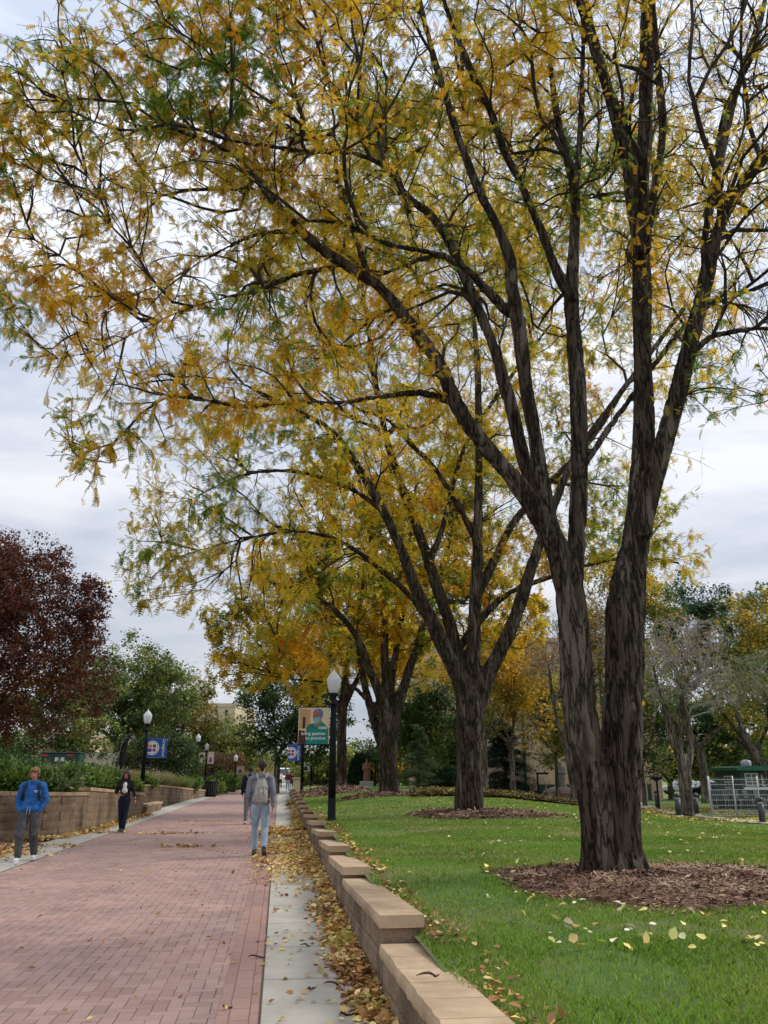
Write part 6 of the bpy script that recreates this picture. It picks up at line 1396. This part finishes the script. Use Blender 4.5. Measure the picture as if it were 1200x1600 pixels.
# ------------------------------------------------------------------ buildings
def windowed(name, corner, ax, L_, D, z0, Hh, wins, mat, label, cat='building', roof=.4, trim=None, group=None, depth=.18):
    """block with its front along unit vector ax from corner; wins = (s0, s1, z0, z1) openings with real recesses"""
    ax = np.array([ax[0], ax[1], 0.]); ax /= np.linalg.norm(ax); nn = np.array([-ax[1], ax[0], 0.])
    r = empty(name, (corner[0], corner[1], z0), math.atan2(ax[1], ax[0]), label, cat, group)
    mb = MB(); ss = sorted({0, L_} | {w_[0] for w_ in wins} | {w_[1] for w_ in wins}); zs = sorted({0, Hh} | {w_[2] for w_ in wins} | {w_[3] for w_ in wins})
    for a, b_ in zip(ss[:-1], ss[1:]):
        for c, d in zip(zs[:-1], zs[1:]):
            if any(w_[0] <= a and w_[1] >= b_ and w_[2] <= c and w_[3] >= d for w_ in wins): continue
            mb.add([(a, 0, c), (b_, 0, c), (b_, 0, d), (a, 0, d)], [(0, 1, 2, 3)])
    for a, b_, c, d in wins:
        mb.add([(a, 0, c), (a, depth, c), (a, depth, d), (a, 0, d)], [(0, 1, 2, 3)]); mb.add([(b_, 0, c), (b_, depth, c), (b_, depth, d), (b_, 0, d)], [(3, 2, 1, 0)])
        mb.add([(a, 0, c), (b_, 0, c), (b_, depth, c), (a, depth, c)], [(0, 1, 2, 3)]); mb.add([(a, 0, d), (b_, 0, d), (b_, depth, d), (a, depth, d)], [(3, 2, 1, 0)])
    mb.add([(0, 0, 0), (0, D, 0), (0, D, Hh), (0, 0, Hh)], [(0, 1, 2, 3)]); mb.add([(L_, 0, 0), (L_, D, 0), (L_, D, Hh), (L_, 0, Hh)], [(3, 2, 1, 0)])
    mb.add([(0, D, 0), (L_, D, 0), (L_, D, Hh), (0, D, Hh)], [(3, 2, 1, 0)]); mb.build('wall', mat, r)
    MB().box(-.15, L_ + .15, -.15, D + .15, Hh, Hh + roof).build('roof', trim or mat, r)
    for a, b_, c, d in wins:
        f = MB(); t = .06
        f.box(a, a + t, depth - .08, depth - .01, c, d); f.box(b_ - t, b_, depth - .08, depth - .01, c, d); f.box(a + t, b_ - t, depth - .08, depth - .01, d - t, d); f.box(a + t, b_ - t, depth - .08, depth - .01, c, c + t * 1.4)
        if b_ - a > 1.0: f.box((a + b_) / 2 - t / 2, (a + b_) / 2 + t / 2, depth - .07, depth - .02, c + t * 1.4, d - t)
        fr = f.build('window_frame', M['ltgrey'], r)
        MB().box(a, b_, depth, depth + .03, c, d).build('pane', M['glass'], fr)
    return r
M['tan'] = brick_ground('tan_brickwork', (.44, .32, .215), (.50, .37, .26), (.34, .26, .19), .4, .14); M['tan2'] = noisy('tan_panel', (.52, .41, .28), (.60, .49, .35), .6, .9)
def brickwall(name, c1, c2, mo, bw=.4, rh=.13):
    m = brick_ground(name, c1, c2, mo, bw, rh); n = m.node_tree.nodes; l = m.node_tree.links
    sp = [x for x in n if x.type == 'SEPXYZ'][0]; cb = [x for x in n if x.type == 'COMBXYZ'][0]
    for k_ in list(cb.inputs['X'].links) + list(cb.inputs['Y'].links): l.remove(k_)
    ad = n.new('ShaderNodeMath'); l.new(sp.outputs['X'], ad.inputs[0]); l.new(sp.outputs['Y'], ad.inputs[1]); l.new(ad.outputs[0], cb.inputs['X']); l.new(sp.outputs['Z'], cb.inputs['Y']); return m
M['tan'] = brickwall('tan_brickwork', (.50, .36, .25), (.57, .42, .30), (.38, .28, .20))
Yb = 74.; a = at(648, 1245, Yb); e_ = at(1037, 1250, Yb); Lb = e_[0] - a[0]; W2 = lambda px: at(px, 1200, Yb)[0] - a[0]
zb = -.75; zz = lambda py: at(800, py, Yb)[2] - zb
wins = []
for px in (700, 780, 862, 960): 
    for py in (1194, 1140, 1086): wins.append((W2(px - 10), W2(px + 10), zz(py), zz(py - 15)))
for px, hw in ((852, 14), (894, 11)): wins.append((W2(px - hw), W2(px + hw), .35, zz(1225)))
wins.append((W2(1008), W2(1016), .0, zz(1224)))
bld = windowed('tan_building', (a[0], Yb), (1, 0), Lb, 16, zb, 13.5, wins, M['tan'], 'tan brick building with dark windows behind the trees on the right')
for px in (820, 948): x = W2(px); MB().box(x - .12, x + .12, -.2, -.004, .0, 12.9).build('green_pilaster', M['utility'], bld)
MB().box(0, Lb, -.06, -.003, 4.0, 4.2).build('string_course', M['tan2'], bld)
# far tan block over the path
Yf = 210.; a = at(300, 1150, Yf); e_ = at(366, 1150, Yf); zt_ = at(340, 1105, Yf)[2]; Lf = e_[0] - a[0]; fx = lambda px: at(px, 1120, Yf)[0] - a[0]; fz = lambda py: at(340, py, Yf)[2]
wins = [(fx(px - 2.4), fx(px + 2.4), fz(py + 4.5), fz(py - 4.5)) for px in (305, 321, 337.5, 354) for py in (1113.5, 1126.5, 1139.5, 1152.5)]
windowed('far_building', (a[0], Yf), (1, -.05), Lf, 25, 0, zt_, wins, M['tan2'], 'far flat roofed tan building above the end of the path', roof=.9, depth=.5)
# pale stone building on the left
Yl = 58.; a = at(-40, 1200, Yl); b2 = at(186, 1200, Yl); fz = lambda py: at(100, py, Yl)[2]; fx = lambda px: at(px, 1180, Yl)[0] - a[0]
wl_ = windowed('stone_building', (a[0], Yl), (1, 0), fx(186), 14, 0, fz(1183), [], M['wallstone'], 'pale stone building with angular overhang behind the utility cabinet', roof=.3)
MB().box(fx(40), fx(104), .3, 13.6, fz(1183) + .301, fz(1142)).build('upper_storey', M['tan2'], wl_)
mb = MB(); mb.poly([(fx(56), -2.2, fz(1160)), (fx(104), -2.2, fz(1160)), (fx(110), -2.2, fz(1148)), (fx(60), -2.2, fz(1152))], (0, 2.49, 0)); mb.build('overhang', M['wallstone'], wl_)
mb = MB(); mb.poly([(fx(104), -.4, fz(1185)), (fx(186), -.4, fz(1200)), (fx(186), -.4, fz(1184)), (fx(120), -.4, fz(1168)), (fx(104), -.4, fz(1165))], (0, .38, 0)); mb.build('sloping_wall', M['wallstone'], wl_)

# green shed and its steel fence
Ys = 50.; z0 = float(lawn_z(at(1150, 1270, Ys)[0], Ys)); sx = lambda px: at(px, 1240, Ys)[0]; sz = lambda py: at(1160, py, Ys)[2]
sr = empty('green_shed', (sx(1160), Ys, z0), 0, 'dark green shed with white paned windows behind the steel fence', 'shed'); o_ = sx(1162)
SW = 5.5; SH = sz(1204) - z0; lx = 0.0
MB().box(lx, SW, 0, 3.8, -.3, SH, ch=.01).build('wall', M['green'], sr)
mb = MB(); mb.poly([(lx - .3, -.45, SH + .001), (SW + .4, -.45, SH + .001), (SW + .4, -.45, SH + .12), (.5, -.45, SH + .26), (lx - .3, -.45, SH + .16)], (0, 4.6, 0)); mb.build('roof', M['greenroof'], sr)
def shed_win(x0, x1, zA, zB, nx, nz_):
    fr = MB().box(x0, x1, -.05, -.002, zA, zB).build('window', M['white'], sr); g = MB(); t = .045; dx = (x1 - x0 - t) / nx; dz = (zB - zA - t) / nz_
    for i in range(nx):
        for j in range(nz_): g.box(x0 + t + dx * i, x0 + dx * (i + 1), -.056, -.0505, zA + t + dz * j, zA + dz * (j + 1))
    g.build('panes', M['glass'], fr)
fr = MB().box(-.05, -.002, 1.1, 2.3, .9, SH - .3).build('window', M['white'], sr); g = MB()
for i in range(2):
    for j in range(3): g.box(-.056, -.0505, 1.16 + i * .57, 1.68 + i * .57, .96 + j * (SH - 1.26) / 3, .90 + (j + 1) * (SH - 1.26) / 3)
g.build('panes', M['glass'], fr)
for i in range(4): shed_win(.25 + i * .95, 1.0 + i * .95, 1.35, SH - .15, 2, 3)
MB().box(.1, 4.2, -.16, -.06, 1.18, 1.3).build('sill', M['white'], sr)
MB().lathe([(.28, 0), (.30, .1), (.30, .35), (.1, .45)], 14, (1.0, 1.4, SH + .18)).build('roof_vent', M['ltgrey'], sr, True)
Yn = 42.; na = at(1112, 1270, Yn); z0 = float(lawn_z(na[0], Yn)); hN = at(1112, 1214, Yn)[2] - z0
fr = empty('steel_fence', (na[0], Yn, z0), R(4), 'galvanised steel mesh fence with posts in front of the green shed', 'fence')
for i in range(5):
    MB().tube([(i * 1.22, 0, -.3), (i * 1.22, 0, hN + .05)], .035, 8).build('post', M['ltgrey'], fr, True)
for k in range(4):
    mb = MB(); x0 = k * 1.22 + .04; x1 = (k + 1) * 1.22 - .04
    for j in range(8): mb.box(x0, x1, -.012, .012, .12 + j * (hN - .2) / 7.2, .145 + j * (hN - .2) / 7.2)
    for j in range(13): mb.box(x0 + (x1 - x0) * j / 12 - .003, x0 + (x1 - x0) * j / 12 + .003, .0121, .018, .1, hN - .02)
    mb.build('mesh_panel', M['ltgrey'], fr)
# side run going back, stored chairs behind, car
fs = empty('steel_fence', (na[0], Yn + .1, z0), R(68), 'short return of the steel fence running back beside the forked tree', 'fence')
for i in range(1, 4): MB().tube([(i * 1.2, 0, -.3), (i * 1.2, 0, hN)], .035, 8).build('post', M['ltgrey'], fs)
for k in range(3):
    mb = MB()
    for j in range(8): mb.box(k * 1.2 + .05, k * 1.2 + 1.15, -.012, .012, .12 + j * (hN - .2) / 7.2, .15 + j * (hN - .2) / 7.2)
    mb.build('mesh_panel', M['ltgrey'], fs)
def trolley(px, label, seed):
    Y = 44.; p = at(px, 1255, Y); z0 = float(lawn_z(p[0], Y)); r = empty('stacked_chairs', (p[0], Y, z0), R(seed), label, 'stacked chairs', 'dark stacked chairs behind the steel fence')
    mb = MB()
    for j in range(5): mb.box(-.25, .25, -.25 + j * .02, .22 + j * .02, .42 + j * .09, .46 + j * .09, ch=.01)
    mb.build('seats', M['black'], r); mb = MB()
    for j in range(5): mb.box(-.23, .23, .22 + j * .02, .25 + j * .02, .50 + j * .09, .92 + j * .09, ch=.01)
    mb.build('backrests', M['dkgrey'], r)
    for sx_ in (-.23, .23):
        for sy in (-.22, .24): MB().tube([(sx_, sy, 0), (sx_ * .95, sy, .9)], .014, 6).build('leg', M['ltgrey'], r)
for i, px in enumerate((1124, 1140, 1157, 1174, 1191)): trolley(px, ('leftmost stack of dark chairs behind the steel fence', 'second stack of dark chairs from the left behind the fence', 'middle stack of dark chairs behind the fence', 'fourth stack of dark chairs from the left behind the fence', 'stack of dark chairs behind the fence at the right edge')[i], 3 + 11 * i)

def car(px, py, Y, col, label, rz=0, L_=4.5):
    p = at(px, py, Y); r = empty('parked_car', (p[0], Y, H(p[0], Y) if p[0] < 0 else float(lawn_z(p[0], Y))), rz, label, 'car', 'cars parked beyond the trees')
    h = L_ / 2; prof = [(-h, .35), (-h + .02, .72), (-h + .25, .86), (-h * .45, .95), (-h * .18, 1.36), (h * .42, 1.42), (h * .78, .98), (h - .05, .90), (h, .6), (h - .03, .33)]
    me = MB().poly([(x, -.86, z) for x, z in prof], (0, 1.72, 0)).mesh(); me = evaluated(me, [('BEVEL', dict(width=.10, segments=3, limit_method='ANGLE'))]); link('body', me, col, r)
    for s in (-1, 1): MB().poly([(-h * .40, s * .865, .98), (-h * .17, s * .865, 1.30), (h * .38, s * .865, 1.34), (h * .68, s * .865, .99)], (0, s * .006, 0)).build('side_window', M['glass'], r)
    MB().poly([(-h * .455, -.72, .965), (-h * .455, .72, .965), (-h * .215, .66, 1.33), (-h * .215, -.66, 1.33)], (-.03, 0, .02)).build('windscreen', M['glass'], r)
    for x in (-h * .62, h * .62):
        for s in (-1, 1):
            Mx = Matrix.Translation((x, s * .80, .33)) @ Matrix.Rotation(math.pi / 2, 4, 'X'); wh = MB().lathe([(.2, -.1), (.33, -.1), (.33, .1), (.2, .1)], 20, M=Mx).build('wheel', M['black'], r, True)
            MB().lathe([(.02, -.115), (.2, -.11), (.2, .11), (.02, .115)], 14, M=Mx).build('rim', M['ltgrey'], wh)
car(1185, 1262, 55, M['blue'], 'blue and white car half hidden behind the fence at the right edge', R(6)); car(1100, 1262, 92, M['white'], 'pale car far behind the pale forked tree')
car(1068, 1262, 96, M['ltgrey'], 'silver car farther left behind the pale forked tree'); car(1108, 1258, 80, M['black'], 'black car right of the pale forked tree')
# bench of far pale things at the end of the path: two vans, gate pillars
def van(px, Y, label):
    p = at(px, 1230, Y); r = empty('delivery_van', (p[0], Y, 0), PA, label, 'van')
    me = evaluated(MB().poly([(0, -2.6, .4), (0, -2.6, 1.1), (0, -2.2, 1.3), (0, -1.7, 2.2), (0, 2.6, 2.3), (0, 2.6, .4)], (1.9, 0, 0)).mesh(), [('BEVEL', dict(width=.1, segments=3, limit_method='ANGLE'))]); me.transform(Matrix.Translation((-.95, 0, 0))); link('body', me, M['white'], r)
    MB().poly([(-.8, -2.22, 1.36), (.8, -2.22, 1.36), (.74, -1.80, 2.1), (-.74, -1.80, 2.1)], (0, -.03, .02)).build('windscreen', M['glass'], r)
    for x in (-.85, .85):
        for y in (-1.7, 1.7): MB().lathe([(.36, -.12), (.36, .12)], 18, M=Matrix.Translation((x, y, .37)) @ Matrix.Rotation(math.pi / 2, 4, 'Y')).build('wheel', M['black'], r)
    for x in (-.7, .7): MB().box(x - .15, x + .15, -2.66, -2.61, .75, .95).build('headlight', M['ltgrey'], r)
van(441, 118, 'white van at the far end of the brick path')
p = flat(464, 1236, .0)
def pillar(px, py, pyt, Y, wd, label, mat='tan2'):
    p = at(px, py, Y); z0 = H(p[0], Y); t = at(px, pyt, Y)[2] - z0; r = empty('gate_pillar', (p[0], Y, z0), PA, label, 'pillar', 'tan pillars along the path')
    MB().box(-wd / 2, wd / 2, -wd / 2, wd / 2, 0, t - .12, ch=.01).build('shaft', M['block' if mat == 'block' else mat], r); MB().box(-wd / 2 - .08, wd / 2 + .08, -wd / 2 - .08, wd / 2 + .08, t - .118, t, ch=.02).build('cap', M['cap'], r)
pillar(464, 1234, 1215, 68, .62, 'tan pillar at the far end of the stepped right wall'); pillar(304, 1232, 1215, 65, .9, 'tan block pillar under the plain left lamp', 'block'); pillar(317, 1238, 1222, 68, .8, 'tan block pillar under the banner lamp beside the bin', 'block')
pillar(427, 1232, 1188, 112, 1.5, 'tall pale gate column at the far end of the path')

# statues
def statue(px, py, Y, hh, mat, basem, bw, bh, label, rock=False):
    p = at(px, py, Y); z0 = float(lawn_z(p[0], Y)); r = empty('statue', (p[0], Y, z0), 0, label, 'statue')
    if rock:
        me = evaluated(MB().ellip((0, 0, bh * .4), (bw, bw * .8, bh * .65), 16, 10).mesh(), [('SUBSURF', dict(levels=1))]); co = np.array([v.co[:] for v in me.vertices]); co += vnoise(co, 2.5, 3, 2)[:, None] * .18 * np.array([1, 1, .6])
        me.vertices.foreach_set('co', co.astype(np.float32).ravel()); me.update(); link('boulder', me, basem, r)
    else: MB().box(-bw, bw, -bw, bw, 0, bh, ch=.03).build('plinth', basem, r)
    mb = MB(); k = hh
    caps(mb, (0, 0, bh), .19 * k, (0, 0, bh + .45 * k), .17 * k); caps(mb, (0, 0, bh + .45 * k), .17 * k, (0, 0, bh + .74 * k), .13 * k)
    for s in (-1, 1): caps(mb, (s * .15 * k, 0, bh + .76 * k), .06 * k, (s * .19 * k, -.05 * k, bh + .52 * k), .05 * k); caps(mb, (s * .19 * k, -.05 * k, bh + .52 * k), .05 * k, (s * .06 * k, -.18 * k, bh + .58 * k), .035 * k)
    mb.ellip((0, -.01, bh + .92 * k), (.075 * k, .085 * k, .105 * k)); caps(mb, (0, 0, bh + .76 * k), .06 * k, (0, 0, bh + .86 * k), .05 * k)
    link('figure', blob(mb, .05, 2, .02, 4), mat, r, True)
M['rust'] = paint('rust_brown', (.16, .075, .05), .8); M['boulder'] = noisy('pink_boulder', (.20, .13, .10), (.36, .25, .20), 3, .9, .6, 14); M['stonegrey'] = noisy('grey_stone', (.22, .21, .19), (.36, .34, .31), 4, .9, .5, 18)
statue(878, 1250, 63, 1.75, M['stonegrey'], M['boulder'], 1.5, 1.0, 'grey stone statue standing on a pink boulder before the tan building', True)
statue(573, 1236, 70, 1.7, M['rust'], M['stonegrey'], .55, .4, 'rust brown statue on a pale plinth left of the third tree trunk')
def hedge(px, Y, rx, h, label, i):
    p = at(px, 1235, Y); leafp = p.copy(); leafp[2] = float(lawn_z(p[0], Y)); rng = np.random.RandomState(i + 600); r = empty('clipped_evergreen', leafp, 0, label, 'evergreen', 'clipped dark evergreens by the brown statue')
    MB().tube([(0, 0, -.1), (0, 0, h * .7)], [.1, .04], 8).build('trunk', M['bark2'], r); n = 6000; v = rng.randn(n, 3); v /= np.linalg.norm(v, axis=1)[:, None]; v[:, 2] = np.abs(v[:, 2]); q = (.8 + .22 * rng.rand(n))[:, None]
    pos = v * q * np.array([rx, rx, h]); Vv, Fc, CC = scatter(blade(), pos, v + rng.randn(n, 3) * .5, .16 * (.6 + .8 * rng.rand(n)), palette(pos, [(.02, .05, .02), (.035, .075, .03)], [.3, .2], 2, i, rng), rng=rng); link('foliage', np_mesh('f', Vv, Fc, CC), M['leafdull'], r)
hedge(562, 71, 1.0, 2.6, 'narrow dark evergreen left of the brown statue', 1); hedge(586, 73, 1.9, 3.0, 'domed dark evergreen behind the brown statue', 2); hedge(690, 62, 1.6, 1.5, 'low dark evergreen between the second and third trunks', 3)
# far trees closing the view
rr = np.random.RandomState(99); FT = 'far trees closing the view'
far = [(492, 1228, 110, 2.6, 3.5, 0), (520, 1228, 100, 3.2, 4.5, 1), (560, 1232, 105, 3.4, 5, 0), (620, 1235, 98, 3.6, 5, 2), (680, 1235, 100, 4, 5.5, 0), (1060, 1250, 120, 4.5, 6, 1), (1110, 1250, 112, 4.5, 6.5, 2), (1165, 1250, 118, 4.5, 6, 0), (1215, 1250, 108, 4.5, 6, 1), (480, 1228, 150, 3, 5, 2), (405, 1228, 150, 3.4, 4.5, 0), (385, 1226, 128, 2.6, 3.6, 3), (15, 1200, 95, 4.5, 6, 0), (-50, 1200, 90, 4.5, 7, 1), (90, 1200, 98, 4, 5.5, 2), (150, 1205, 104, 4.2, 6, 0), (210, 1210, 110, 4.2, 6, 1), (450, 1226, 190, 4, 5.5, 1), (320, 1222, 150, 4, 6, 0)]
lbl = ['far', 'pale green tree behind the second right lamp', 'pale olive tree left of the slender grey tree', 'green tree behind the brown statue', 'yellowish tree behind the small open spruce', 'green tree seen between second trunk and third trunk', 'green tree just right of the tan building', 'yellow green tree behind the pale forked tree', 'green tree above the green shed roof', 'olive tree at the right edge behind the shed', 'yellowish far tree right of the path end', 'green far tree right above the path end', 'orange far tree left of the path end', 'green tree behind the purple tree, left half', 'far left tree outside the purple crown', 'olive tree behind the stone building', 'green tree behind the sculpture, farther off', 'tree behind the rust coloured round tree', 'olive far tree straight beyond the white van', 'green tree at the foot of the far tan building']
for i, (px, py, Y, r_, h, c) in enumerate(far):
    co_, wt = [([MG, DG, YG], [.3, .2, .1]), ([YG, MG], [.35, .2]), ([YG, OG, GOLD], [.3, .2, .05]), ([OG, (.45, .2, .05)], [.3, .3])][c]
    p = at(px, py, Y); p[2] = -.2
    cs_ = [((p[0], Y, h * .62), (r_, r_, h * .42), 2), ((p[0] - r_ * .6, Y, h * .45), (r_ * .7, r_ * .7, h * .32), 1), ((p[0] + r_ * .6, Y + .5, h * .48), (r_ * .7, r_ * .7, h * .34), 1)]
    leafy('leafy_tree', p, forked(p, h * .22, r_ * .5, h * .8, rr, .18, 4), cs_, lbl[i + 1], co_, wt, 6500, .42, 300 + i, 40, 160, group=FT, clump=1.0, vox=.12)
print('rest', time.time() - _t)
